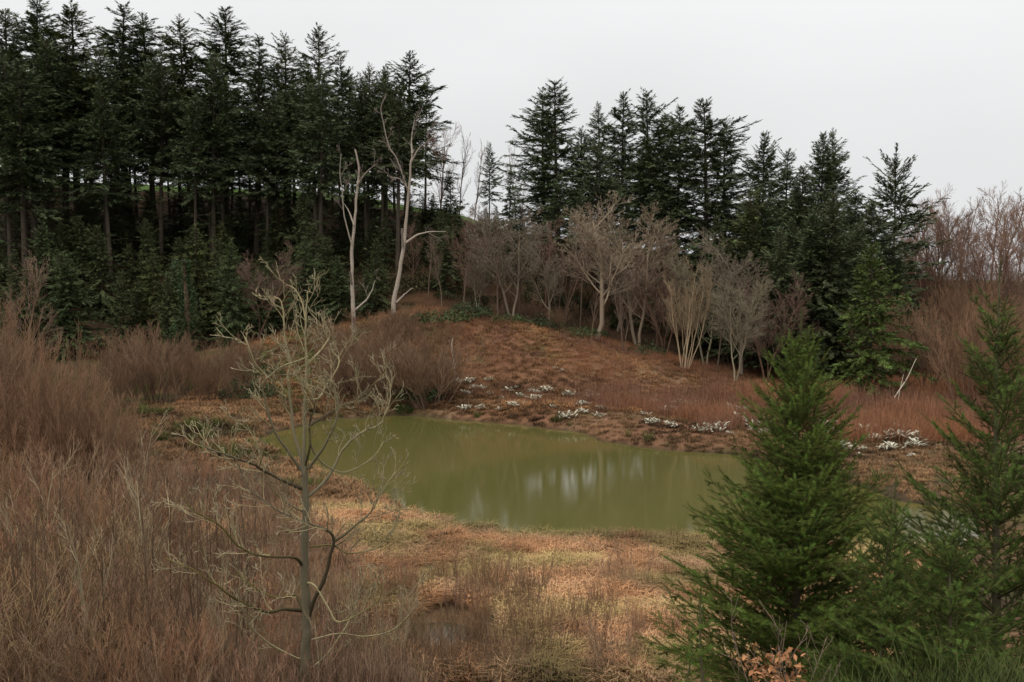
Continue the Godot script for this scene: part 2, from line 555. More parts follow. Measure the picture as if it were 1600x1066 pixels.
var boughs: Array = []        # three lengths, three of each
func young_fir(sd: int, p: Vector3, H: float, rad: float, gap: float, per: int, up_low: float, up_top: float, lead: float, label: String, group := "", mat: Material = null, bottom := 0.04) -> Node3D:
	var r := rng_of(sd)
	var t := thing("young_fir", p, label, "tree", group)
	var b := MB.new()
	var pts := PackedVector3Array()
	var rr := PackedFloat32Array()
	var lean := rv(r, 0.1)
	for i in 9:
		var s := i / 8.0
		pts.append(Vector3(lean.x * s * s + sin(s * 7) * 0.02, H * s - (0.3 if i == 0 else 0.0), lean.z * s))
		rr.append(lerpf(H * 0.013, 0.005, pow(s, 0.8)))
	b.tube(pts, rr, 8, Color(0.085, 0.065, 0.05), Color(0.12, 0.11, 0.06))
	part(t, "trunk", b.mesh(), m_bark)
	# the leader
	var nl := int(lead / 0.2)
	for k in nl + 1:
		var y := H - lead + k * 0.2
		part(t, "leader_shoot", shoot_mesh, m_near if mat == null else mat, Transform3D(facing(Vector3(0, 1, 0) + rv(r, 0.06), k).scaled(Vector3(1.3, 1.0, 1.3)), Vector3(lean.x * y * y / H / H, y, lean.z * y / H)))
	var y := H * bottom
	var ang := r.randf() * TAU
	while y < H - lead * 0.75:
		var s := y / H
		var nb := per + (r.randi() % 2)
		for k in nb:
			ang += TAU / nb + r.randf_range(-0.4, 0.4)
			var l := (rad * pow(1 - s, 1.0) + 0.11) * r.randf_range(0.6, 1.15)
			var lv := 0 if l < 0.55 else (1 if l < 1.0 else 2)
			var up := lerpf(up_low, up_top, pow(s, 1.3)) + r.randf_range(-0.15, 0.2)
			var dv := Vector3(cos(ang), up, sin(ang)).normalized()
			var xa := Vector3.UP.cross(dv).normalized()
			var za := xa.cross(dv)
			if za.y < 0: za = -za; xa = -xa
			var sc: float = l / [0.42, 0.8, 1.3][lv]
			var yy := y + r.randf_range(-0.5, 0.5) * gap
			part(t, "bough", boughs[lv * 3 + r.randi() % 3], m_near if mat == null else mat, Transform3D(Basis(xa * lerpf(sc, 1.0, 0.5), dv * sc, za * lerpf(sc, 1.0, 0.5)), Vector3(lean.x * yy * yy / H / H, yy, lean.z * yy / H)))
		y += gap * r.randf_range(0.75, 1.25)
	return t
var shoot_mesh: ArrayMesh
var m_near: StandardMaterial3D
var m_near_dark: StandardMaterial3D

# ------------------------------------------------------------------ ground cover
func tuft(sd: int, blades: int, l: float, fallen: float, w: float, ca: Color, cb: Color, spread: float) -> ArrayMesh:
	var r := rng_of(sd)
	var b := MB.new()
	for k in blades:
		var a := r.randf() * TAU
		var p := Vector3(r.randf_range(-spread, spread), -0.03, r.randf_range(-spread, spread))
		var out := Vector3(cos(a), 0, sin(a)) * 0.6 + Vector3(0.55, 0, 0.15) * fallen
		var len := l * r.randf_range(0.5, 1.15)
		var p1 := p + (Vector3.UP * r.randf_range(0.6, 1.1) + out * 0.35).normalized() * len * 0.45
		var p2 := p1 + (out * (0.5 + fallen) + Vector3.UP * lerpf(1.0, -0.45, fallen) * r.randf_range(0.4, 1.2)).normalized() * len * 0.55
		var side := out.cross(Vector3.UP).normalized() * w
		var g := r.randf_range(0.65, 1.3)
		var c1 := ca * g
		var c2 := cb * g
		b.tri(p - side, p1 - side, p1 + side, c1, c1)
		b.tri(p - side, p1 + side, p + side, c1, c1)
		b.tri(p1 - side, p2, p1 + side, c1.lerp(c2, 0.5), c2)
	return b.mesh()

func stalks(sd: int, n: int, l: float, w: float, ca: Color, cb: Color, spread: float) -> ArrayMesh:
	var r := rng_of(sd)
	var b := MB.new()
	for k in n:
		var p := Vector3(r.randf_range(-spread, spread), -0.03, r.randf_range(-spread, spread))
		var h := l * r.randf_range(0.45, 1.1)
		var q := p + Vector3(r.randf_range(-0.2, 0.2), 1, r.randf_range(-0.2, 0.2)) * h
		var g := r.randf_range(0.7, 1.3)
		b.tube(PackedVector3Array([p, q]), PackedFloat32Array([w, w * 0.4]), 3, ca * g, cb * g)
		for j in 2:
			var s := r.randf_range(0.35, 0.9)
			b.tube(PackedVector3Array([p.lerp(q, s), p.lerp(q, s) + Vector3(r.randf_range(-0.3, 0.3), r.randf_range(0.2, 0.45), r.randf_range(-0.3, 0.3)) * h * 0.6]), PackedFloat32Array([w * 0.6, w * 0.3]), 3, ca * g, cb * g)
	return b.mesh()

func scatter(called: String, label: String, category: String, mesh: Mesh, m: Material, spots: Array) -> void:   # spots: [x, d, scale, turn, colour]
	var mm := MultiMesh.new()
	mm.transform_format = MultiMesh.TRANSFORM_3D
	mm.use_colors = true
	mm.mesh = mesh
	mm.instance_count = spots.size()
	for i in spots.size():
		var s = spots[i]
		mm.set_instance_transform(i, Transform3D(Basis(Vector3.UP, s[3]).scaled(Vector3.ONE * s[2]), Vector3(s[0], ground(s[0], s[1]), -s[1])))
		mm.set_instance_color(i, s[4])
	var o := MultiMeshInstance3D.new()
	o.name = numbered(called)
	o.multimesh = mm
	o.material_override = m
	tag(o, label, category, "", "stuff")
	add_child(o)

# ------------------------------------------------------------------ the place
func _ready() -> void:
	# camera
	var cam := Camera3D.new()
	cam.name = "camera"
	cam.fov = rad_to_deg(2.0 * atan(533.0 / FPX))
	cam.near = 0.1
	cam.far = 2000.0
	cam.position = Vector3(0, CAM_H, 0)
	cam.rotation.x = -pitch
	cam.current = true
	add_child(cam)
	# overcast sky
	var env := Environment.new()
	var sky := Sky.new()
	var sm := ProceduralSkyMaterial.new()
	sm.sky_top_color = Color(1.9, 1.9, 1.9).linear_to_srgb()
	sm.sky_horizon_color = Color(0.585, 0.59, 0.595).linear_to_srgb()
	sm.sky_curve = 2.0
	sm.ground_bottom_color = Color(0.25, 0.22, 0.18)
	sm.ground_horizon_color = Color(0.55, 0.52, 0.48)
	sm.sun_angle_max = 0.0
	var cn := FastNoiseLite.new()
	cn.seed = 77; cn.frequency = 1.3; cn.fractal_octaves = 4
	var ci := Image.create(512, 256, false, Image.FORMAT_RGBA8)
	for y in 256:
		for x in 512:
			var a := x / 512.0 * TAU
			var b := (0.5 - (y + 0.5) / 256.0) * PI
			var k := clampf(0.5 + cn.get_noise_3d(cos(a) * cos(b), sin(b) * 3.0, sin(a) * cos(b)), 0, 1)
			ci.set_pixel(x, y, Color(1, 1, 1, 0.07 * k))
	sm.sky_cover = ImageTexture.create_from_image(ci)
	sky.sky_material = sm
	env.background_mode = Environment.BG_SKY
	env.sky = sky
	env.tonemap_mode = Environment.TONE_MAPPER_LINEAR
	env.tonemap_exposure = 1.2
	env.sdfgi_enabled = true
	env.ssao_enabled = true
	env.ssil_enabled = true
	var we := WorldEnvironment.new()
	we.name = "environment"
	we.environment = env
	add_child(we)
	var sun := DirectionalLight3D.new()
	sun.name = "sun"
	sun.light_energy = 0.5
	sun.light_angular_distance = 40.0
	sun.light_color = Color(1.0, 0.97, 0.92)
	sun.shadow_enabled = true
	sun.sky_mode = DirectionalLight3D.SKY_MODE_LIGHT_ONLY
	sun.rotation_degrees = Vector3(-62, -35, 0)
	add_child(sun)

	# land and water
	nz.seed = 5; nz.frequency = 0.02; nz.fractal_octaves = 3
	nf.seed = 11; nf.frequency = 0.06; nf.fractal_octaves = 3
	for q in [[400, 692], [430, 676], [520, 657], [610, 650], [690, 656], [790, 666], [900, 674], [950, 692], [1050, 706], [1130, 713], [1230, 728], [1330, 760], [1400, 785], [1510, 800], [1560, 850], [1440, 880], [1060, 851], [830, 845], [720, 832], [610, 792], [560, 762], [450, 722]]:
		var dd: float = CAM_H * FPX / (q[1] - EYE_Y)
		shore.append(Vector2((q[0] - 800.0) / FPX * dd, dd))
	build_terrain()
	build_water()
	print("land ", Time.get_ticks_msec())

	# materials
	m_bark = vmat(0.95)
	for c in [Color(0.95, 0.95, 0.92), Color(0.88, 0.93, 0.86), Color(1.0, 0.93, 0.74), Color(0.88, 1.02, 0.5), Color(0.92, 0.9, 0.84)]:
		m_needles.append(vmat(0.7, c))
	for c in [Color(0.92, 0.9, 0.84), Color(1.05, 0.95, 0.85), Color(0.95, 0.98, 0.84), Color(1.15, 1.08, 0.96), Color(0.92, 0.86, 0.78)]:
		m_twig.append(vmat(0.9, c))
	m_near = vmat(0.8, Color(1.02, 1.05, 0.74))
	m_near_dark = vmat(0.8, Color(0.86, 0.9, 0.72))

	far_firs()
	print("firs ", Time.get_ticks_msec())
	bare_trees()
	print("bare ", Time.get_ticks_msec())
	dead_trees()
	near_bare_tree()
	small_things()
	thickets()
	print("thickets ", Time.get_ticks_msec())
	near_firs()
	print("near firs ", Time.get_ticks_msec())
	cover()
	print("cover ", Time.get_ticks_msec())

const NTH := ["first", "second", "third", "fourth", "fifth", "sixth", "seventh", "eighth", "ninth", "tenth", "eleventh", "twelfth", "thirteenth", "fourteenth", "last"]
func short_of(sk: Array, px: float) -> String:
	var best := 0
	for i in sk.size():
		if absf(sk[i][0] - px) < absf(sk[best][0] - px): best = i
	return NTH[best] + " skyline fir from the left"

func far_firs() -> void:
	make_sprays()
	var green := Color(1, 1, 1)
	var tall := []       # bare-trunked firs of the left stand
	for k in 7: tall.append(fir(20 + k, 24.0, 0.40 + 0.05 * (k % 3), 4.2 + 0.5 * (k % 2), 0.38, 5.0, 0.5, green, 40))
	var full := []       # full firs of the middle group
	for k in 5: full.append(fir(40 + k, 22.0, 0.12 + 0.05 * (k % 2), 5.8, 0.36, 6.0, 0.42, green, 14, 0.05))
	var mids := []       # middle firs with some bare trunk
	for k in 4: mids.append(fir(50 + k, 23.0, 0.30 + 0.06 * (k % 2), 5.6, 0.36, 5.6, 0.45, green, 22, 0.0))
	var low := []        # shaded firs low on the slope
	for k in 3: low.append(fir(60 + k, 16.0, 0.06, 4.2, 0.38, 5.4, 0.55, Color(0.9, 0.9, 0.8), 6, 0.25))
	var pine := fir(80, 14.0, 0.24, 3.7, 0.42, 5.5, 0.45, green, 8, -0.1, 0.5)
	var spruce := fir(90, 11.0, 0.02, 3.3, 0.34, 6.0, 0.25, green, 0, 0.3, 0.9)
	var r := rng_of(1)
	var g1 := "tall firs of the stand on the ridge"
	# skyline of the stand: photograph x and top, metres ahead, width, label
	var sk := [
		[14, 8, 108, 1.1, "tall dark fir at the left edge of the photo, first on the skyline"],
		[60, -6, 112, 1.25, "tall fir cut by the top edge, second skyline fir from the left"],
		[128, 10, 110, 1.35, "broad-topped tall fir, third skyline fir from the left"],
		[197, 4, 114, 1.35, "tall fir reaching near the top edge, fourth skyline fir from the left"],
		[244, 22, 116, 1.1, "ragged pale-tipped fir, fifth skyline fir from the left"],
		[302, 29, 112, 1.05, "slim fir with a short pointed top, sixth skyline fir from the left"],
		[356, 14, 114, 1.3, "tallest open-topped fir, seventh skyline fir from the left"],
		[402, 50, 110, 1.0, "fir with a slanting shoulder right of the tallest open-topped fir"],
		[454, 58, 112, 0.95, "narrow spire-topped fir left of the flat-sided dark fir"],
		[503, 46, 108, 0.95, "dark fir with an even triangular top over the left dead trunk"],
		[545, 84, 112, 0.85, "thin fir with a forked sparse top behind the left dead trunk"],
		[574, 102, 110, 0.85, "fir with a dark dense top just left of the last broad fir"],
		[602, 104, 116, 0.8, "small-crowned fir touching the last broad fir of the left stand"],
		[634, 80, 110, 1.15, "broad-topped last tall fir of the left stand above the right dead trunk"],
		[664, 118, 116, 0.7, "thin half-bare fir on the right rim of the left stand"],
	]
	for i in sk.size():
		var s = sk[i]
		place_fir(tall[i % 7], s[0], s[1], s[2], r.randf() * TAU, s[3] * 1.22, i % 3, "tall_fir", s[4], "tree", g1)
	# more trunks of the same stand, behind and between
	for i in 58:
		var px := 10.0 + i * 11.2 + r.randf_range(-9, 9)
		place_fir(tall[(i * 3 + 1) % 7], px, 75 + px * 0.09 + r.randf_range(-25, 55), r.randf_range(104, 121), r.randf() * TAU, r.randf_range(0.9, 1.3), i % 2, "tall_fir", "inner fir, top below the skyline, near the " + short_of(sk, px), "tree", "inner firs of the left stand")
	# shaded firs low on the left slope
	for i in 112:
		var px := -30.0 + i * 5.7 + r.randf_range(-14, 14)
		var d := r.randf_range(97, 114)
		place_fir(low[i % 3], px, clampf(480 - (d - 92) * 8.0, 280, 430) + r.randf_range(-60, 30), d, r.randf() * TAU, r.randf_range(0.95, 1.35), [4, 4, 1, 4, 4, 2][i % 6], "slope_fir", "shaded dark fir low on the slope below the " + short_of(sk, px), "tree", "shaded firs on the left slope")
	# middle and right groups
	var mid := [
		[705, 272, 112, 0.9, 4, "low", "small dark fir in the gap between the two fir groups"],
		[765, 224, 116, 0.62, 0, "tall", "lone small fir with a tufted top in the sky gap"],
		[795, 262, 118, 0.7, 4, "low", "dim ragged fir left of the tall double-topped firs"],
		[850, 140, 112, 0.95, 0, "tall", "left one of the two tall firs right of the sky gap"],
		[874, 124, 108, 1.0, 1, "mids", "tallest fir of the middle group right of the sky gap"],
		[906, 200, 113, 0.85, 0, "tall", "shorter fir leaning on the right of the tallest middle fir"],
		[942, 160, 116, 0.7, 2, "tall", "thin sparse fir left of the first dense middle fir"],
		[968, 146, 112, 0.85, 0, "mids", "first dense dark fir of the middle group, left of the twin tops"],
		[1018, 142, 108, 0.85, 1, "mids", "dense dark fir with a sharp top at the middle of its group"],
		[1056, 168, 112, 0.9, 0, "mids", "dense fir tucked behind the broadest middle fir"],
		[1104, 156, 106, 1.12, 0, "mids", "broadest dense fir of the middle group with ragged right side"],
		[1130, 190, 109, 0.9, 1, "mids", "dense fir on the right shoulder of the broadest middle fir"],
		[1188, 208, 108, 0.8, 0, "full", "pointed dark fir right of the broadest middle fir"],
		[1222, 236, 110, 0.85, 1, "full", "blunt dark fir left of the twin thin-topped firs"],
		[1246, 262, 104, 0.9, 4, "full", "round-shouldered dark fir below the twin thin-topped firs"],
		[1278, 210, 108, 0.78, 1, "full", "left one of the twin thin-topped firs in the right group"],
		[1306, 206, 112, 0.7, 0, "full", "right one of the twin thin-topped firs in the right group"],
		[1330, 300, 102, 0.95, 1, "full", "dark fir sloping down to the lone round pine"],
		[1165, 300, 100, 0.95, 2, "full", "olive-tinged fir in front of the middle group"],
		[1268, 330, 96, 0.95, 4, "full", "big dark fir in front of the twin thin-topped firs"],
		[1225, 345, 99, 0.9, 4, "full", "dark fir filling the slope behind the grey bare trees"],
		[1310, 350, 95, 0.85, 4, "full", "dark fir left of and behind the bright green spruce"],
		[1050, 330, 103, 0.8, 4, "low", "low dark fir under the middle group above the pale stems"],
		[1110, 340, 101, 0.9, 4, "low", "low dark fir behind the twiggy grey tree by the pale stems"],
	]
	for i in mid.size():
		var s = mid[i]
		var fam: Array = {"low": low, "tall": tall, "full": full, "mids": mids}[s[5]]
		place_fir(fam[i % fam.size()], s[0], s[1], s[2], r.randf() * TAU, s[3] * 1.3, s[4], "fir", s[6], "tree", "firs of the middle and right groups")
	for i in 24:
		var px := 1130.0 + i * 11.0 + r.randf_range(-9, 9)
		var d := r.randf_range(93, 108)
		place_fir(full[i % 5], px, 300 + absf(px - 1230) * 0.25 + r.randf_range(-20, 110), d, r.randf() * TAU, r.randf_range(1.0, 1.4), [4, 1][i % 2], "fir", "dark fir in the solid mass behind the grey bare trees and bright spruce", "tree", "dark firs of the right mass")
	for i in 26:
		var px := 636.0 + i * 7.0 + r.randf_range(-8, 8)
		var d := r.randf_range(104, 121)
		var g := on_ground(px, w(d))
		var top: float = EYE_Y - (g.y + r.randf_range(2.5, 6.0) * (1.0 if px < 700 else 0.7) - CAM_H) / w(d) * FPX
		place_fir(low[i % 3], px, top, d, r.randf() * TAU, r.randf_range(1.3, 1.9), 4, "slope_fir", "low dark fir on the bank under the sky gap", "tree", "low dark firs under the sky gap")
	for i in 34:
		var px := 640.0 + i * 14.0 + r.randf_range(-12, 12)
		var d := r.randf_range(101, 116)
		var g := on_ground(px, w(d))
		var top: float = EYE_Y - (g.y + (r.randf_range(3.5, 7.0) if px < 730 or px > 1040 else r.randf_range(1.5, 3.0)) - CAM_H) / w(d) * FPX
		place_fir(low[i % 3], px, maxf(top, 350), d, r.randf() * TAU, r.randf_range(1.2, 1.8), 4, "slope_fir", "low dark fir in the shade behind the mound's crest", "tree", "shaded firs behind the mound")
	for i in 14:
		var px := 690.0 + i * 26.5 + r.randf_range(-9, 9)
		if px > 722 and px < 752: continue
		var d := r.randf_range(103, 120)
		place_fir(tall[i % 7] if i % 3 else mids[i % 4], px, clampf(330 - absf(px - 740) * 0.55, 190, 320) + r.randf_range(-15, 60), d, r.randf() * TAU, r.randf_range(1.0, 1.5), i % 3, "fir", "bare-trunked fir filling the bank behind the bushy brown and grey bare trees", "tree", "firs filling the bank behind the mound")
	place_fir(pine, 1395, 262, 104, 0.7, 0.95, 0, "round_pine", "lone round-crowned pine with visible reddish trunk on the right")
	place_fir(spruce, 1362, 384, 84, 1.9, 1.0, 3, "spruce", "bright green spruce in front of the dark right firs")
	place_fir(low[1], 690, 330, 104, 2.2, 0.9, 4, "slope_fir", "dark drooping fir just right of the right dead trunk")
	place_fir(low[0], 600, 330, 106, 1.2, 0.9, 4, "slope_fir", "dark drooping fir between the two dead trunks")
	place_fir(low[2], 470, 300, 103, 0.2, 1.1, 4, "slope_fir", "dark drooping fir left of the left dead trunk")

var twiggy := {}
func bare_trees() -> void:
	var grey := Color(0.26, 0.215, 0.17)
	var tan_ := Color(0.26, 0.19, 0.12)
	var brown := Color(0.15, 0.095, 0.07)
	var o1 := {"seg": [6, 5, 4, 3], "wob": 0.16, "up": [0.2, 0.35, 0.3, 0.2], "sides": [6, 4, 3, 3], "taper": 0.3, "tip": 0.010, "ca": grey, "cb": Color(0.235, 0.195, 0.155), "levels": 4, "kids": [13, 9, 6, 4], "from": [0.28, 0.2, 0.15], "spread": 0.85, "ratio": 0.5, "thin": 0.55}
	var spread_tree := bare(500, 1, 12.0, 0.1, 0.16, o1, 0.1, true)
	var spread_tree2 := bare(501, 2, 12.0, 0.35, 0.12, o1, 0.2, true)
	var o2 := o1.duplicate()
	o2.merge({"up": [0.15, 0.9, 0.5, 0.3], "spread": 0.55, "ratio": 0.38, "levels": 3, "kids": [10, 8, 7], "from": [0.4, 0.25, 0.2], "ca": Color(0.31, 0.255, 0.185), "cb": Color(0.22, 0.17, 0.115)}, true)
	var pale_stems := bare(510, 9, 12.0, 0.2, 0.085, o2, 0.5, true)
	var o3 := o1.duplicate()
	o3.merge({"up": [0.1, 0.5, 0.4, 0.2], "spread": 0.7, "ratio": 0.36, "levels": 3, "kids": [13, 8, 6], "from": [0.3, 0.2, 0.15], "ca": Color(0.17, 0.13, 0.10), "cb": Color(0.17, 0.125, 0.105)}, true)
	var slim := [bare(520, 1, 14.0, 0.1, 0.15, o3, 0.1, true), bare(521, 1, 14.0, 0.2, 0.16, o3, 0.1, true), bare(522, 2, 14.0, 0.25, 0.13, o3, 0.3, true)]
	var o4 := o1.duplicate()
	o4.merge({"ca": brown, "cb": Color(0.22, 0.145, 0.12), "levels": 3, "kids": [12, 9, 9]}, true)
	var wood := [bare(530, 1, 12.0, 0.2, 0.17, o4, 0.1, true), bare(531, 2, 12.0, 0.4, 0.14, o4, 0.2, true), bare(532, 3, 12.0, 0.5, 0.12, o4, 0.3, true)]
	twiggy.slim = slim
	twiggy.wood = wood
	var L := [
		[spread_tree2, 800, 318, 99, 1.35, 0, "bushy brown bare tree left of the grey spreading tree"],
		[spread_tree, 932, 290, 96, 1.45, 3, "grey spreading bare tree with a leaning pale trunk below the middle firs"],
		[spread_tree2, 1000, 312, 99, 1.4, 3, "grey twiggy bare tree right of the spreading one"],
		[pale_stems, 1070, 398, 91, 1.0, 3, "sheaf of pale upright stems rising from one stool on the mound's right end"],
		[spread_tree, 1160, 352, 93, 1.3, 0, "broad grey bare tree right of the sheaf of pale stems"],
		[spread_tree2, 1150, 430, 89, 1.1, 2, "low forked bare tree at the right foot of the mound"],
		[slim[0], 1122, 390, 94, 0.8, 0, "thin straight bare tree between pale stems and broad grey tree"],
		[slim[0], 716, 195, 118, 0.75, 4, "dark slim bare tree in the sky gap, left one of the pair"],
		[slim[1], 742, 215, 119, 0.6, 4, "dark slim bare tree in the sky gap, right one of the pair"],
		[wood[0], 690, 185, 115, 0.8, 1, "reddish twiggy bare tree on the right rim of the left stand"],
		[slim[2], 812, 222, 119, 0.6, 4, "faint bare tree left of the tall middle firs"],
		[slim[1], 690, 370, 100, 0.9, 2, "thin grey tree leaning right, beside the right dead trunk"],
		[wood[1], 880, 345, 101, 0.9, 0, "brown bare tree behind the bushy brown tree"],
		[wood[2], 1040, 395, 97, 0.9, 4, "dim brown bare tree left of the sheaf of pale stems"],
		[slim[2], 975, 430, 94, 0.9, 4, "thin dark stems under the grey twiggy tree"],
		[slim[1], 925, 440, 93, 0.6, 3, "short pale stem standing on the mound's rim"],
		[wood[1], 400, 370, 98, 1.1, 0, "brown bare tree with fallen boughs on the shaded left slope"],
		[wood[0], 50, 385, 80, 0.9, 2, "pale bare tree top above the far-left thicket"],
		[spread_tree, 965, 352, 101, 1.3, 0, "tangled grey bare tree between the two largest grey bare trees"],
		[spread_tree, 860, 372, 98, 1.2, 0, "tangled bare tree between the bushy brown tree and the grey spreading tree"],
		[spread_tree2, 1105, 392, 96, 1.2, 2, "tangled bare tree just behind the sheaf of pale stems"],
		[spread_tree2, 745, 400, 100, 1.1, 0, "low tangled bare tree at the mound's top below the sky gap"],
		[wood[2], 1200, 420, 90, 0.9, 0, "twiggy bare tree behind the top of the nearer young fir"],
	]
	var r := rng_of(2)
	for s in L:
		var p := on_ground(s[1], w(s[3]))
		place_bare(s[0], p, at(s[1], s[2], w(s[3])).y - p.y, r.randf() * TAU, s[4], s[5], "bare_tree", s[6], "tree", "bare trees below the firs")
	# thin dark stems in the shade behind the mound
	for i in 30:
		var px := 650.0 + i * 19.5 + r.randf_range(-9, 9)
		var d := w(r.randf_range(98, 108))
		var p := on_ground(px, d)
		place_bare(slim[i % 3] if i % 5 else wood[i % 2], p, r.randf_range(5.0, 9.5), r.randf() * TAU, r.randf_range(0.6, 1.0), 4, "bare_tree", "thin dim bare tree in the shade behind the mound's rim", "tree", "thin bare trees behind the mound's rim")
	# bare wood on the far right
	for i in 22:
		var px := 1405.0 + i * 11.5 + r.randf_range(-8, 8)
		var d := w(r.randf_range(102, 132))
		var p := on_ground(px, d)
		place_bare(wood[i % 3] if i % 2 else slim[i % 3], p, at(px, 322 + r.randf_range(-26, 46) - (18 if i > 10 else 0), d).y - p.y, r.randf() * TAU, r.randf_range(0.9, 1.4), [1, 0, 3][i % 3], "bare_tree", "bare grey-brown tree in the leafless wood on the far right", "tree", "leafless wood on the far right")
	# ivy-clad trunk on the left slope
	var p := on_ground(290, w(90))
	var t := thing("ivy_clad_trunk", p, "short trunk wrapped in dark green ivy on the shaded left slope", "tree")
	var h := at(290, 405, w(90)).y - p.y
	var b := MB.new()
	b.tube(PackedVector3Array([Vector3(0, -0.3, 0), Vector3(0.1, h * 0.5, 0), Vector3(0, h, 0.1)]), PackedFloat32Array([0.25, 0.2, 0.1]), 7, brown, brown)
	part(t, "trunk", b.mesh(), m_bark)
	var ivy := MB.new()
	for k in 2600:
		var y := r.randf() * h
		var a := r.randf() * TAU
		var q := Vector3(cos(a), 0, sin(a)) * (0.25 + r.randf() * (0.6 + 0.6 * sin(y * 1.3 + cos(a) * 2.0))) + Vector3(0, y, 0)
		var u := rv(r, 1).normalized() * 0.13
		var w := rv(r, 1).normalized() * 0.11
		var g := r.randf_range(0.6, 1.4)
		ivy.tri(q - u, q + w, q + u, Color(0.03 * g, 0.05 * g, 0.018 * g))
	part(t, "ivy", ivy.mesh(), vmat(0.5))

func dead_trees() -> void:
	var o := {"seg": [4, 3], "wob": 0.2, "up": [0.3, 0.2], "sides": [3, 3], "taper": 0.3, "tip": 0.012, "ca": Color(0.36, 0.29, 0.24), "cb": Color(0.33, 0.27, 0.23), "levels": 2, "kids": [5, 4], "from": [0.3], "spread": 0.8, "ratio": 0.5, "thin": 0.6}
	var bone := Color(0.56, 0.47, 0.38)
	var tip := Color(0.5, 0.43, 0.36)
	var mat := vmat(0.85)
	mat.uv1_triplanar = true
	mat.uv1_scale = Vector3(2.0, 0.5, 2.0)
	mat.albedo_texture = noise_tex(0.04, 0.25, 1.35, 31, 512)
	var D := [
		["pale dead forked trunk, left one of the two bleached trees on the mound", w(93.0), 0.17,
			[[553, 514], [551, 464], [550, 420], [550, 383], [555, 338], [557, 303], [561, 268], [555, 233]],
			[[[549, 381], [538, 338], [535, 303], [531, 270], [533, 240]], [[552, 486], [571, 470], [581, 454], [586, 438]], [[550, 445], [547, 425]], [[553, 352], [545, 330], [537, 318]], [[558, 290], [572, 270], [590, 255]]]],
		["tall pale dead trunk with a crooked top, right one of the two bleached trees", w(94.0), 0.21,
			[[612, 502], [617, 464], [623, 430], [630, 390], [635, 338], [639, 296], [642, 254], [646, 233]],
			[[[638, 300], [621, 251], [607, 227], [599, 192], [595, 168], [603, 150]], [[634, 380], [653, 367], [673, 362], [696, 362]], [[629, 385], [628, 357]], [[619, 473], [632, 460], [645, 450]], [[642, 254], [655, 232], [668, 222], [684, 205]], [[644, 240], [643, 215], [648, 185]], [[638, 296], [625, 280], [610, 277]]]],
	]
	var r := rng_of(3)
	for q in D:
		var base := on_ground(q[3][0][0], q[1])
		var t := thing("dead_tree", base, q[0], "tree", "bleached dead trees on the mound")
		var tb := MB.new()
		var tw := MB.new()
		traced(tb, tw, r, q[3], q[1], q[1] + 0.5, q[2], 0.06, 8, bone, bone, 0, 1.0, o)
		# the root end reaches into the ground
		tb.tube(PackedVector3Array([base - Vector3(0, 0.4, 0), at(q[3][0][0], q[3][0][1], q[1]) + Vector3(0, 0.05, 0)]), PackedFloat32Array([q[2] * 1.35, q[2]]), 8, bone, bone)
		part(t, "trunk", tb.mesh(), mat, Transform3D(Basis(), -base))
		for k in q[4].size():
			var l = q[4][k]
			var lb := MB.new()
			var dz := (1.0 if k % 2 else -1.0) * 0.6
			var thick: float = 0.06 if k == 0 else (0.1 if l[0][1] > 360 else 0.08)
			traced(lb, lb, r, l, q[1] + 0.1, q[1] + dz, thick, 0.022 if l.size() > 2 else 0.08, 6, bone, tip, 5 if l[-1][1] < 280 else (2 if l.size() > 3 else 0), 1.5, o)
			part(t, "bough", lb.mesh(), mat, Transform3D(Basis(), -base))

func leafy(sd: int, n: int, wide: float, h: float, leaf: float, col: Color) -> ArrayMesh:
	var r := rng_of(sd)
	var b := MB.new()
	for k in n:
		var a := r.randf() * TAU
		var q := Vector3(cos(a) * wide * sqrt(r.randf()), 0, sin(a) * wide * sqrt(r.randf()))
		q.y = h * pow(r.randf(), 0.6) * (1.0 - 0.6 * q.length() / wide) * (0.75 + 0.5 * sin(q.x * 4.0 + sd) * cos(q.z * 5.0))
		var u := rv(r, 1).normalized() * leaf
		var v := rv(r, 1).normalized() * leaf * 0.8
		var g := r.randf_range(0.55, 1.4)
		b.tri(q - u, q + v, q + u, col * g)
	return b.mesh()

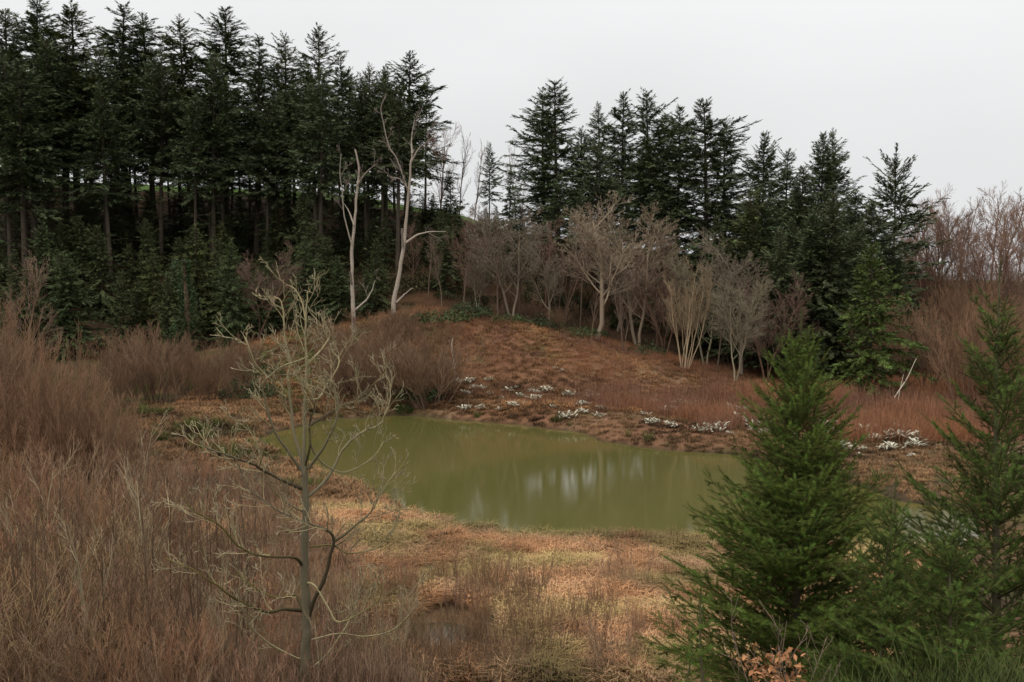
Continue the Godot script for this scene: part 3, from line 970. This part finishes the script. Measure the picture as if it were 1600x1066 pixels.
func small_things() -> void:
	var r := rng_of(12)
	var m := vmat(0.75)
	var kinds := [leafy(1200, 1500, 1.6, 1.3, 0.10, Color(0.05, 0.065, 0.03)), leafy(1201, 1500, 2.0, 0.9, 0.10, Color(0.06, 0.08, 0.032))]
	var spots := [[655, 512, 84, "dark evergreen bramble between the dead trunks' bushes and the mound"], [690, 500, 95, "dark bramble at the crest left of the mound's top"], [735, 497, 97, "low dark bramble on the mound's crest"], [790, 500, 98, "low dark bramble behind the mound's crest, left of the bushy tree"], [850, 508, 98, "low dark bramble behind the mound's crest, right of the bushy tree"], [905, 516, 97, "low dark bramble below the grey spreading tree"], [385, 560, 84, "green bramble behind the pond's left end"], [410, 545, 88, "green bramble on the slope above the pond's left end"], [1010, 545, 95, "low dark bramble left of the sheaf of pale stems"]]
	for i in spots.size():
		var q = spots[i]
		var t := part(self, numbered("bramble"), kinds[i % 2], m, Transform3D(Basis(Vector3.UP, r.randf() * TAU).scaled(Vector3.ONE * r.randf_range(0.9, 1.4)), on_ground(q[0], w(q[2]))))
		tag(t, q[3], "bush", "brambles")
	# small dark tussocks on the far shore
	var tus := [[630, 645, 1.0, "round dark green tussock at the water's edge below the bushes"], [677, 622, 1.0, "dark green tussock above the water's edge, left of the silvery plants"]]
	for q in tus:
		var d := 36.0
		while d < 83.0 and at(q[0], q[1], d).y > ground((q[0] - 800.0) / FPX * d, d): d += 0.3
		tag(part(self, numbered("tussock"), leafy(1210, 700, 0.75, 0.8, 0.08, Color(0.03, 0.045, 0.012)), m, Transform3D(Basis(), on_ground(q[0], d))), q[3], "tussock")
	# pale dead wood
	var o := {"seg": [3], "wob": 0.2, "up": [0.2], "sides": [3], "taper": 0.4, "tip": 0.01, "ca": Color(0.5, 0.42, 0.34), "cb": Color(0.45, 0.38, 0.3), "levels": 0, "kids": [0], "from": [0.3], "spread": 0.7, "ratio": 0.5, "thin": 0.6}
	var wood := [
		["leaning_stem", [[1384, 642], [1400, 618], [1418, 590], [1432, 560]], 0.06, 5, 60.0, "pale leaning dead stem at the edge of the right scrub", "dead stem"],
		["leaning_stem", [[1402, 640], [1406, 612], [1412, 585]], 0.04, 3, 60.5, "short pale dead stem beside the leaning one in the right scrub", "dead stem"],
		["standing_snag", [[712, 592], [709, 565], [706, 545], [707, 528]], 0.07, 2, 68.0, "thin pale dead stem standing on the mound's left flank", "dead stem"],
		["fallen_branch", [[1340, 708], [1355, 714], [1370, 722]], 0.09, 1, -1.0, "pale fallen branch lying on the flat between the two young firs", "branch"],
	]
	for q in wood:
		var d: float = q[4]
		var pix = q[1]
		if d < 0:
			d = 36.0
			while d < 83.0 and at(pix[1][0], pix[1][1], d).y > ground((pix[1][0] - 800.0) / FPX * d, d): d += 0.2
		else:       # stand it where its foot meets the ground
			d = 36.0
			while d < 83.0 and at(pix[0][0], pix[0][1], d).y > ground((pix[0][0] - 800.0) / FPX * d, d): d += 0.2
		var base := on_ground(pix[0][0], d)
		var b := MB.new()
		traced(b, b, r, pix, d, d + 0.3, q[2], q[2] * 0.35, 5, Color(0.5, 0.42, 0.34), Color(0.45, 0.38, 0.3), q[3], 1.2, o)
		tag(part(self, numbered(q[0]), b.mesh(), m_bark, Transform3D()), q[5], q[6])

func near_bare_tree() -> void:
	var o := {"seg": [6, 5, 4], "wob": 0.22, "up": [0.4, 0.4, 0.4], "sides": [3, 3, 3], "taper": 0.45, "tip": 0.0052, "ca": Color(0.44, 0.36, 0.19), "cb": Color(0.48, 0.40, 0.25), "levels": 2, "kids": [3, 3], "from": [0.25], "spread": 0.85, "ratio": 0.55, "thin": 0.55}
	var bark := Color(0.24, 0.205, 0.135)
	var pale := Color(0.52, 0.44, 0.25)
	var dark := Color(0.10, 0.08, 0.045)
	var moss := Color(0.19, 0.155, 0.045)
	var mat := vmat(0.9)
	mat.uv1_triplanar = true
	mat.uv1_scale = Vector3(9, 2.2, 9)
	mat.albedo_texture = noise_tex(0.05, 0.35, 1.35, 41, 512)
	mat.normal_enabled = true
	mat.normal_texture = noise_tex(0.06, 0, 1, 42, 512, true, 10.0)
	var base := on_ground(478, 17)
	var t := thing("pond_side_tree", base, "grey leafless tree with curling branches standing alone before the pond", "tree")
	var r := rng_of(4)
	var tb := MB.new()
	traced(tb, tb, r, [[479, 1130], [478, 1066], [478, 1010], [478, 963], [475, 882], [478, 817], [477, 764], [476, 738]], 17.0, 17.0, 0.105, 0.05, 10, bark, bark, 0, 0.3, o)
	tb.tube(PackedVector3Array([base - Vector3(0, 0.3, 0), base + Vector3(0, 0.3, 0), at(479, 1125, 17.0)]), PackedFloat32Array([0.2, 0.14, 0.105]), 10, bark, bark)
	part(t, "trunk", tb.mesh(), mat, Transform3D(Basis(), -base))
	# limbs: depth offset at the tip, radius, colours, twigs, path
	var limbs := [
		[0.0, 0.05, bark, pale, 14, [[477, 758], [476, 738], [475, 700], [476, 643], [477, 609], [479, 565], [477, 524], [479, 484], [481, 455]]],
		[0.4, 0.036, bark, pale, 16, [[473, 740], [469, 710], [459, 676], [454, 629], [450, 585], [454, 568], [445, 528], [443, 491], [438, 470], [428, 463]]],
		[0.1, 0.016, pale, pale, 3, [[478, 510], [474, 480], [465, 458], [456, 448], [447, 446]]],
		[-1.1, 0.034, dark, bark, 16, [[475, 765], [442, 751], [411, 735], [395, 725], [371, 717], [351, 710], [324, 700], [312, 688]]],
		[0.8, 0.034, bark, pale, 18, [[479, 778], [499, 761], [516, 741], [533, 707], [550, 687], [570, 673], [594, 663], [602, 646], [609, 626], [609, 599], [601, 585]]],
		[-0.3, 0.024, dark, dark, 4, [[476, 730], [484, 697], [483, 663], [490, 640], [492, 628]]],
		[0.9, 0.02, dark, bark, 8, [[482, 667], [509, 649], [536, 632], [560, 624], [578, 600]]],
		[-0.7, 0.03, bark, pale, 14, [[482, 732], [503, 703], [519, 673], [528, 643], [523, 609], [516, 596], [505, 600]]],
		[-0.9, 0.028, bark, pale, 14, [[470, 735], [450, 705], [432, 680], [420, 650], [413, 620], [410, 600], [425, 585], [442, 572], [465, 564], [482, 557]]],
		[0.6, 0.018, pale, pale, 9, [[478, 625], [498, 622], [508, 605], [527, 575], [529, 560], [520, 550], [515, 535]]],
		[0.5, 0.02, pale, pale, 8, [[478, 570], [497, 552], [508, 538], [515, 525], [512, 512]]],
		[-0.6, 0.016, pale, pale, 8, [[446, 620], [432, 610], [425, 595], [400, 570], [390, 545], [382, 528]]],
		[0.7, 0.032, dark, moss, 10, [[477, 960], [469, 944], [464, 931], [452, 933], [430, 934], [407, 924], [384, 908], [368, 892]]],
		[-1.2, 0.04, dark, moss, 16, [[474, 955], [446, 952], [420, 957], [397, 950], [365, 934], [339, 915], [300, 890], [258, 874]]],
		[-0.8, 0.042, dark, bark, 20, [[482, 962], [493, 934], [508, 902], [517, 866], [522, 843], [513, 830], [491, 822], [475, 816], [452, 806], [430, 795], [407, 778], [388, 762], [376, 736], [371, 720]]],
		[0.5, 0.028, dark, pale, 14, [[522, 846], [540, 834], [560, 817], [579, 801], [589, 782], [599, 765], [612, 746], [620, 736]]],
		[-1.0, 0.03, dark, moss, 18, [[472, 884], [467, 876], [456, 871], [430, 871], [404, 868], [384, 861], [368, 850], [349, 827], [336, 816], [316, 806], [300, 796], [285, 775]]],
		[-0.6, 0.022, pale, moss, 10, [[478, 911], [491, 915], [508, 941], [524, 970], [540, 970], [560, 960], [590, 940], [596, 921], [590, 910]]],
		[0.9, 0.018, pale, pale, 9, [[484, 1045], [508, 1025], [540, 980], [556, 945], [562, 920]]],
		[-0.9, 0.02, pale, pale, 9, [[472, 1032], [430, 1012], [397, 986], [384, 963], [375, 940]]],
		[0.8, 0.016, moss, pale, 9, [[484, 855], [520, 852], [545, 865], [590, 855], [612, 830], [625, 800]]],
		[-0.5, 0.016, bark, pale, 9, [[474, 800], [455, 790], [430, 770], [415, 745], [400, 690], [396, 670]]],
		[0.5, 0.018, bark, pale, 9, [[484, 690], [496, 716], [530, 738], [560, 730], [585, 712], [600, 690]]],
		[1.0, 0.015, pale, pale, 9, [[486, 1000], [530, 990], [570, 995], [612, 985], [640, 960]]],
	]
	for l in limbs:
		var lb := MB.new()
		traced(lb, lb, r, l[5], 17.0, 17.0 + l[0], l[1] * 0.95, 0.009, 6, l[2], l[3], int(l[4] * 1.05), 0.62, o)
		part(t, "branch", lb.mesh(), mat, Transform3D(Basis(), -base))

func beside(px: float) -> String:
	return "hard by the left edge" if px < 60 else ("just off the left edge" if px < 150 else ("midway to the lone tree" if px < 260 else "close to the lone tree"))

func thickets() -> void:
	var plum := Color(0.26, 0.17, 0.105)
	var o := {"seg": [5, 4, 3], "wob": 0.13, "up": [0.12, 0.55, 0.4], "sides": [3, 3, 3], "taper": 0.3, "tip": 0.0055, "ca": Color(0.19, 0.14, 0.105), "cb": plum, "levels": 2, "kids": [9, 6], "from": [0.2, 0.2], "spread": 0.62, "ratio": 0.42, "thin": 0.55}
	var near := []
	for k in 5:
		var q := o.duplicate()
		q.merge({"cb": [plum, Color(0.31, 0.18, 0.115), Color(0.31, 0.22, 0.155), plum, Color(0.25, 0.15, 0.11)][k], "ca": [Color(0.23, 0.165, 0.125), Color(0.20, 0.13, 0.09), Color(0.36, 0.29, 0.20), Color(0.28, 0.21, 0.16), Color(0.18, 0.12, 0.085)][k]}, true)
		near.append(bare(600 + k, 8, 3.0, 0.4, 0.021, q, 0.55))
	var o2 := o.duplicate()
	o2.merge({"tip": 0.009, "kids": [13, 9], "ca": Color(0.15, 0.105, 0.08), "cb": Color(0.21, 0.135, 0.09), "spread": 0.75}, true)
	var far := []
	for k in 4: far.append(bare(620 + k, 9, 6.0, 0.55, 0.05, o2, 0.9))
	var o3 := o.duplicate()
	o3.merge({"ca": Color(0.30, 0.245, 0.17), "cb": Color(0.30, 0.23, 0.17), "kids": [10, 5], "tip": 0.005}, true)
	var pole := [bare(640, 1, 3.4, 0.2, 0.028, o3, 0.1, true), bare(641, 2, 3.4, 0.3, 0.024, o3, 0.2, true)]
	var r := rng_of(5)
	# foreground thicket on the left
	for i in 120:
		var d := 15.5 + pow((i + r.randf()) / 120.0, 1.1) * 24.0
		var px := r.randf_range(-60, 330 - (d - 15) * 3.0) if i % 4 else r.randf_range(100, 470)
		var p := on_ground(px, d)
		var where := "at the bottom left corner" if d < 21 else ("on the near left" if d < 30 else "before the pond")
		place_bare(near[i % 5], p, r.randf_range(1.7, 3.3) * (1.15 if px < 180 else 0.75), r.randf() * TAU, r.randf_range(0.85, 1.2), [0, 4, 1, 4, 3, 2, 4][i % 7], "leafless_shrub", "leafless reddish shrub in the thicket " + where + ", " + beside(px), "shrub", "reddish thicket " + where)
	# paler saplings that stand out of it
	var poles := [[145, 19, 770, "pale thin sapling standing out of the thicket near the bottom left corner"], [115, 20, 860, "short crooked pale sapling in the lower left thicket"], [230, 22, 730, "slim pale sapling in the left thicket, left of the lone tree"], [372, 18.5, 860, "pale sapling just left of the lone tree's trunk"], [345, 19.5, 900, "thin pale sapling between thicket and lone tree"], [585, 18, 880, "pale bowed sapling right of the lone tree's trunk"], [620, 19, 930, "small pale sapling right of the bowed one"], [60, 24, 700, "tall pale sapling in the thicket near the left edge"], [190, 30, 640, "slender sapling at the back of the left thicket"], [30, 19, 900, "pale sapling close to the left edge"], [500, 16.5, 960, "short pale sapling at the foot of the lone tree"], [430, 20, 960, "twiggy sapling left of the lone tree's foot"]]
	for i in poles.size():
		var s = poles[i]
		var p := on_ground(s[0], s[1])
		place_bare(pole[i % 2], p, at(s[0], s[2], s[1]).y - p.y, r.randf() * TAU, 0.9, 2, "pale_sapling", s[3], "sapling", "pale saplings in the foreground")
	# dark straight saplings among them
	var o4 := o.duplicate()
	o4.merge({"ca": Color(0.10, 0.075, 0.05), "cb": Color(0.16, 0.105, 0.075), "kids": [9, 3], "tip": 0.005, "wob": 0.06, "ratio": 0.3}, true)
	var dark_pole := [bare(650, 1, 3.6, 0.1, 0.022, o4, 0.1, true), bare(651, 1, 3.6, 0.3, 0.018, o4, 0.1, true)]
	for i in 70:
		var d := r.randf_range(16.5, 30)
		var px := r.randf_range(-20, 400 - (d - 16) * 4)
		var p := on_ground(px, d)
		place_bare(dark_pole[i % 2], p, r.randf_range(2.2, 4.2), r.randf() * TAU, 0.9, i % 3, "dark_sapling", "thin dark straight sapling among the reddish shrubs, " + beside(px), "sapling", "dark saplings in the left thicket")
	# tall thicket at the far left
	for i in 34:
		var px := r.randf_range(-60, 190)
		var d := w(r.randf_range(40, 62))
		var p := on_ground(px, d)
		var top := 450.0 + maxf(px, 0) * 0.75 + r.randf_range(-15, 110)
		place_bare(far[i % 4], p, maxf(3.0, at(px, top, d).y - p.y), r.randf() * TAU, r.randf_range(0.5, 0.7), [1, 0, 3][i % 3], "leafless_shrub", "tall purplish leafless shrub behind the reddish thicket, " + beside(px), "shrub", "tall purplish thicket at the left edge")
	# thicket across the left end of the pond
	for i in 26:
		var px := 150.0 + i * 9.5 + r.randf_range(-10, 10)
		var d := w(r.randf_range(80, 90))
		var p := on_ground(px, d)
		place_bare(far[i % 4], p, at(px, 498 + absf(px - 270) * 0.25 + r.randf_range(-15, 55), d).y - p.y, r.randf() * TAU, r.randf_range(0.8, 1.1), [4, 0][i % 2], "leafless_shrub", "dark brown leafless shrub behind the pond's left end", "shrub", "brown thicket behind the pond's left end")
	# bushes round the dead trunks
	for i in 52:
		var px := 500.0 + i * 3.8 + r.randf_range(-10, 10)
		var d := w(r.randf_range(81.5, 93))
		var p := on_ground(px, d)
		if pond_sd(p.x, d) < 1.2: continue
		var h := clampf(at(px, 482 + absf(px - 605) * 0.4 + r.randf_range(0, 60), d).y - p.y, 2.2, 5.2)
		place_bare(far[i % 4], p, h, r.randf() * TAU, r.randf_range(0.9, 1.25), [0, 1, 4][i % 3], "leafless_shrub", "brown twiggy bush " + ("left of the two dead trunks" if px < 545 else ("at the foot of the two dead trunks" if px < 640 else "right of the two dead trunks")), "shrub", "brown bushes round the dead trunks")
	# brown scrub on the far right
	for i in 60:
		var px := r.randf_range(1330, 1640)
		var d := w(r.randf_range(78, 112))
		if px < 1425 and d < 74: continue
		var p := on_ground(px, d)
		place_bare(far[i % 4], p, r.randf_range(4.5, 8.0), r.randf() * TAU, r.randf_range(0.7, 1.0), [3, 1, 0][i % 3], "leafless_shrub", "tawny leafless shrub in the right scrub, " + ("right of the bright spruce" if px < 1430 else ("left of the cut-off fir's tip" if px < 1540 else "behind the cut-off fir")), "shrub", "tawny scrub at the right edge")
	# small bushes on the mound and at its back rim
	for i in 60:
		var px := 640.0 + i * 9.5 + r.randf_range(-12, 12)
		var d := w(r.randf_range(97, 114))
		var p := on_ground(px, d)
		place_bare(far[i % 4], p, r.randf_range(1.4, 3.2), r.randf() * TAU, 1.1, 4, "leafless_shrub", "brown bush along the shaded rim of the mound under the trees", "shrub", "bushes along the mound's rim")
	# twiggy weeds in the near meadow
	for i in 34:
		var px := r.randf_range(600, 1010)
		var d := r.randf_range(19, 27)
		var p := on_ground(px, d)
		place_bare(near[i % 5], p, r.randf_range(0.9, 1.9), r.randf() * TAU, 0.8, [4, 0, 2][i % 3], "leafless_shrub", "thin leafless brush in the matted grass at bottom centre", "shrub", "thin brush at bottom centre")

func near_firs() -> void:
	make_shoots()
	shoot_mesh = shoots[2].mesh()
	for L in [0.42, 0.8, 1.3]:
		for k in 3: boughs.append(fir_bough(700 + boughs.size(), L))
	var p := on_ground(1252, 12)
	young_fir(1, p, at(1250, 488, 12).y - p.y, 2.35, 0.105, 4, 0.3, 1.45, 0.6, "bushy young green fir in front of the pond, left of the cut-off fir")
	p = on_ground(1572, 10.5)
	young_fir(2, p, at(1566, 412, 10.5).y - p.y, 2.0, 0.165, 3, 0.55, 1.35, 0.6, "taller open young fir cut by the right edge", "", m_near_dark)
	p = on_ground(1385, 9.5)
	young_fir(3, p, at(1375, 770, 9.5).y - p.y, 1.0, 0.14, 4, 0.45, 1.2, 0.25, "small dark young fir between the two larger young firs", "", m_near_dark)
	p = on_ground(1500, 8.6)
	young_fir(4, p, at(1495, 800, 8.6).y - p.y, 1.0, 0.15, 4, 0.45, 1.2, 0.25, "low dark young fir before the cut-off fir", "", m_near_dark)
	p = on_ground(1112, 7.6)
	young_fir(5, p, at(1112, 928, 7.6).y - p.y, 0.3, 0.25, 3, 0.5, 0.9, 0.3, "fir seedling with star-like shoots at the bottom edge")
	p = on_ground(1075, 8.2)
	young_fir(6, p, at(1078, 1015, 8.2).y - p.y, 0.3, 0.25, 3, 0.5, 0.9, 0.2, "tiny fir seedling left of the star-like seedling")
	# oak seedling that keeps its brown leaves
	p = on_ground(1222, 8.2)
	var t := thing("oak_seedling", p, "bare-twigged oak seedling with rusty dry leaves at the bottom edge", "shrub")
	var r := rng_of(8)
	var o := {"seg": [5, 3], "wob": 0.2, "up": [0.2, 0.4], "sides": [4, 3], "taper": 0.35, "tip": 0.002, "ca": Color(0.22, 0.16, 0.12), "cb": Color(0.24, 0.17, 0.13), "levels": 2, "kids": [5, 3], "from": [0.3], "spread": 0.7, "ratio": 0.45, "thin": 0.6}
	var b := MB.new()
	var top := at(1222, 975, 8.2).y - p.y
	for k in 7: limb([b, b], r, Vector3(r.randf_range(-0.1, 0.1), -0.05, r.randf_range(-0.1, 0.1)), Vector3(r.randf_range(-0.5, 0.5), 1, r.randf_range(-0.5, 0.5)), top * r.randf_range(0.7, 1.1), 0.006, 0, o)
	part(t, "stem", b.mesh(), m_bark)
	var lf := MB.new()
	for k in 220:
		var q := Vector3(r.randf_range(-0.22, 0.22), top * r.randf_range(0.35, 0.8), r.randf_range(-0.22, 0.22))
		var u := rv(r, 1).normalized() * 0.035
		var w := rv(r, 1).normalized() * 0.018
		var g := r.randf_range(0.6, 1.3)
		var col := Color(0.36 * g, 0.17 * g, 0.08 * g)
		lf.tri(q - u, q + w, q + u, col)
		lf.tri(q - u, q + u, q - w + Vector3(0, 0.008, 0), col)
	part(t, "foliage", lf.mesh(), vmat(0.7))

func cover() -> void:
	var r := rng_of(9)
	var m := vmat(0.85)
	var lodged := tuft(900, 84, 0.66, 0.66, 0.005, Color(0.23, 0.14, 0.07), Color(0.53, 0.335, 0.18), 0.18)
	var rough := tuft(901, 40, 0.42, 0.45, 0.008, Color(0.22, 0.15, 0.075), Color(0.36, 0.22, 0.11), 0.25)
	var sedge := tuft(902, 46, 0.55, 0.3, 0.007, Color(0.055, 0.075, 0.02), Color(0.11, 0.125, 0.035), 0.14)
	var a := []
	var bb := []
	var cc := []
	for i in 11000:
		var d := 18.5 + pow(r.randf(), 0.9) * 17.5
		var px := r.randf_range(-30, 1500)
		var x := (px - 800.0) / FPX * d
		var sd := pond_sd(x, d)
		if sd < 0.25 or Vector2(x + 1.6, (d - 22.8) * 0.7).length() < 1.5: continue
		var n := nz.get_noise_2d(x * 5, d * 5)
		var tn := 0.9 + n * 0.8 + r.randf_range(-0.25, 0.25)
		var turn := nz.get_noise_2d(x * 3 + 90, d * 3) * 9.0
		var n2 := nf.get_noise_2d(x * 5 + 70, d * 5) + r.randf_range(-0.08, 0.08)
		if n < -0.22 and r.randf() < 0.25: cc.append([x, d, r.randf_range(0.6, 1.1), r.randf() * TAU, Color(1, 1, 1)])
		else: a.append([x, d, pow(r.randf(), 2.0) * 1.0 + 0.7, turn + r.randf_range(-0.6, 0.6), Color(tn * (0.78 if n2 > 0.1 else 1.0), tn * (0.9 if n2 > 0.1 else (0.82 if n2 < -0.12 else 0.97)), tn * (0.7 if n2 > 0.1 else (0.75 if n2 < -0.12 else 1.0)))])
	for i in 15000:        # left meadow, the far shores
		var d := r.randf_range(33, 70)
		var px := r.randf_range(100, 1560)
		var x := (px - 800.0) / FPX * d
		var sd := pond_sd(x, d)
		if sd < 0.2 or (sd > 8 and d > 65): continue
		var n := nz.get_noise_2d(x * 5, d * 5)
		var tn := 0.62 + n * 0.8 + r.randf_range(-0.12, 0.15)
		if px > 640: tn *= 0.9
		if (sd < 1.3 and r.randf() < 0.04) or (n < -0.3 and px < 640 and r.randf() < 0.3): cc.append([x, d, r.randf_range(0.7, 1.6), r.randf() * TAU, Color(0.9, 0.9, 0.9)])
		else: bb.append([x, d, r.randf_range(0.7, 1.3) * (0.75 if px > 640 else 1.1), r.randf() * TAU, Color(tn * 1.05, tn * 0.95, tn * 0.95)])
	for i in 9000:
		var d := r.randf_range(62, 84)
		var x := r.randf_range(-22, 34)
		if pond_sd(x, d) < 1.0: continue
		var n := nz.get_noise_2d(x * 6, d * 6)
		var tn := 0.75 + n * 0.9 + r.randf_range(-0.15, 0.15)
		if n < -0.25 and x < -6 and r.randf() < 0.25: cc.append([x, d, r.randf_range(0.5, 0.9), r.randf() * TAU, Color(1.2, 1.2, 1.0)])
		else: bb.append([x, d, r.randf_range(0.6, 1.2), r.randf() * TAU, Color(tn * 1.08, tn * 0.88, tn * 0.82)])
	scatter("dry_grass", "matted straw-coloured dry grass between the camera and the pond", "grass", lodged, m, a)
	scatter("rough_grass", "short brown dead grass round the pond's far shores", "grass", rough, m, bb)
	scatter("green_sedge", "dark green sedge tufts scattered along the water's edge", "sedge", sedge, m, cc)
	# rusty stalks over the mound
	var st := stalks(910, 12, 0.75, 0.008, Color(0.22, 0.105, 0.065), Color(0.32, 0.165, 0.10), 0.4)
	var e := []
	for i in 9000:
		var d := r.randf_range(52, 84)
		var x := r.randf_range(-8, 36)
		if pond_sd(x, d) < 4.0 + nz.get_noise_2d(x * 4, d * 4) * 5: continue
		if x < 0 and d < 66: continue
		var n := nz.get_noise_2d(x * 4, d * 4)
		if r.randf() > 0.65 + n * 1.5: continue
		var tall := 1.5 if d < 68 and x > 4 else 0.8
		e.append([x, d, r.randf_range(0.7, 1.2) * tall, r.randf() * TAU, Color(1.0 + n * 0.6, 1.0 + n * 0.4, 1.0)])
	scatter("rusty_stalks", "rusty dead stalks covering the mound and the flat beyond the pond", "stalks", st, m, e)
	# dark shade plants along the rim and lower thicket floor
	var twigs := stalks(911, 16, 0.9, 0.006, Color(0.19, 0.125, 0.08), Color(0.27, 0.18, 0.115), 0.45)
	var f := []
	for i in 2200:
		var d := 16.0 + pow(r.randf(), 1.2) * 26.0
		var px := r.randf_range(-40, 640 - (d - 16) * 9.0)
		var x := (px - 800.0) / FPX * d
		var n := r.randf_range(0.3, 1.5)
		f.append([x, d, r.randf_range(0.7, 1.5), r.randf() * TAU, Color(n, n * r.randf_range(0.9, 1.05), n)])
	for i in 520:
		var d := r.randf_range(18.5, 27.0)
		var px := r.randf_range(560, 1080)
		var x := (px - 800.0) / FPX * d
		if nz.get_noise_2d(x * 4 + 40, d * 4) < -0.02 or Vector2(x + 1.6, (d - 22.8) * 0.7).length() < 1.5: continue
		var n := r.randf_range(0.3, 1.2)
		f.append([x, d, r.randf_range(0.5, 1.2), r.randf() * TAU, Color(n, n * 0.95, n * 0.9)])
	scatter("thicket_brush", "tangle of thin brown twigs on the thicket floor along the bottom", "brush", twigs, m, f)
	# dark undergrowth on the wooded bank
	var ug := leafy(1230, 260, 0.9, 0.8, 0.09, Color(0.045, 0.05, 0.026))
	var us := []
	for i in 2600:
		var d := r.randf_range(83, 118)
		var x := r.randf_range(-60, 46) if i % 2 else r.randf_range(-14, 26)
		var n := nz.get_noise_2d(x * 3 + 20, d * 3)
		if n < -0.12 or (d < 87 and n < 0.08): continue
		var q := r.randf_range(0.6, 1.3)
		us.append([x, d, r.randf_range(0.6, 1.5), r.randf() * TAU, Color(q * (1.0 + 0.7 * r.randf()), q, q * 0.9)])
	scatter("undergrowth", "dark low undergrowth of ivy and bramble on the wooded bank", "undergrowth", ug, vmat(0.75), us)
	# green grass at the lower right corner
	var green := tuft(920, 26, 0.55, 0.2, 0.003, Color(0.03, 0.038, 0.012), Color(0.065, 0.08, 0.024), 0.25)
	var g := []
	for i in 100:
		var d := r.randf_range(5.6, 8.5)
		var px := r.randf_range(1290, 1650)
		g.append([(px - 800.0) / FPX * d, d, r.randf_range(0.5, 1.0), r.randf() * TAU, Color(1, 1, 1)])
	for i in 240:
		var d := r.randf_range(19.5, 24.5)
		var px := r.randf_range(690, 830)
		g.append([(px - 800.0) / FPX * d, d, r.randf_range(0.4, 0.9), r.randf() * TAU, Color(0.8, 0.8, 0.8)])
	scatter("green_grass", "long dark green grass in the lower right corner", "grass", green, m, g)
	# pale silvery plants beyond the pond: photograph x, y, size
	var pale := []
	for k in 3:
		var rr := rng_of(930 + k)
		var b := MB.new()
		for i in 46:
			var an := rr.randf() * TAU
			var out := Vector3(cos(an), rr.randf_range(0.05, 0.7), sin(an)).normalized()
			var c0 := Vector3(rr.randf_range(-0.35, 0.35), rr.randf_range(0.05, 0.26), rr.randf_range(-0.3, 0.3))
			var l := rr.randf_range(0.16, 0.36)
			var side := out.cross(Vector3.UP).normalized() * 0.045
			var gg := rr.randf_range(0.75, 1.2)
			var col := Color(0.42 * gg, 0.40 * gg, 0.31 * gg)
			var mid := c0 + out * l * 0.6 + Vector3(0, 0.03, 0)
			b.tri(c0, mid - side, mid + side, col)
			b.tri(mid - side, c0 + out * l, mid + side, col)
		pale.append(b.mesh())
	var spots := [[700, 607, 1.1], [715, 603, 1.2], [731, 604, 1.3], [742, 610, 1.0], [752, 612, 0.9], [728, 620, 1.1], [765, 620, 0.7], [794, 616, 1.1], [815, 622, 1.1], [836, 618, 1.2], [852, 618, 1.6], [834, 629, 1.4], [804, 637, 1.2], [890, 622, 1.3], [920, 623, 1.1], [911, 636, 1.1], [885, 655, 1.5], [725, 643, 1.2], [750, 640, 0.9], [1022, 631, 1.1], [1046, 648, 1.5], [1073, 637, 1.3], [1021, 665, 1.2], [1052, 670, 1.1], [1094, 677, 1.0], [1115, 676, 1.7], [1130, 670, 1.2], [1150, 646, 1.5], [1157, 658, 1.6], [1292, 676, 1.9], [1303, 683, 1.8], [1340, 667, 1.2], [1352, 681, 1.8], [1372, 690, 1.2], [1403, 675, 1.6], [1400, 689, 1.6], [1422, 690, 1.7], [1436, 700, 1.5], [1328, 706, 1.3], [1396, 706, 1.3], [880, 585, 0.8], [868, 578, 0.6], [764, 597, 0.9], [1180, 668, 1.4], [1195, 660, 1.2]]
	for i in 36:
		var sx := r.randf_range(690, 1440)
		spots.append([sx, 612 + maxf(sx - 860, 0) * 0.13 + r.randf_range(-6, 34), r.randf_range(0.5, 0.95)])
	var mp := vmat(0.85)
	for i in spots.size():
		var s = spots[i]
		# meet the ground along the sight line
		var d := 36.0
		while d < 83.0 and at(s[0], s[1], d).y > ground((s[0] - 800.0) / FPX * d, d): d += 0.4
		var side := "left of the pond's far shore" if s[0] < 780 else ("along the pond's far shore" if s[0] < 960 else ("on the flat right of the pond's far shore" if s[0] < 1220 else "between the two young firs, beyond the pond"))
		var o := part(self, numbered("silvery_plant"), pale[i % 3], mp, Transform3D(Basis(Vector3.UP, r.randf() * TAU).scaled(Vector3.ONE * s[2] * 0.95), on_ground(s[0], d)))
		tag(o, "silvery white leafy plant " + side, "plant", "silvery plants " + side)
	# two more by the near grass
	for s in [[912, 946, 0.9, "silvery plant in the near brown grass, upper one of two"], [914, 976, 1.0, "silvery plant in the near brown grass, lower one of two"]]:
		var d := 20.0
		while d < 40.0 and at(s[0], s[1], d).y > ground((s[0] - 800.0) / FPX * d, d): d += 0.2
		tag(part(self, numbered("silvery_plant"), pale[0], mp, Transform3D(Basis().scaled(Vector3.ONE * s[2] * 0.8), on_ground(s[0], d))), s[3], "plant", "silvery plants in the near grass")
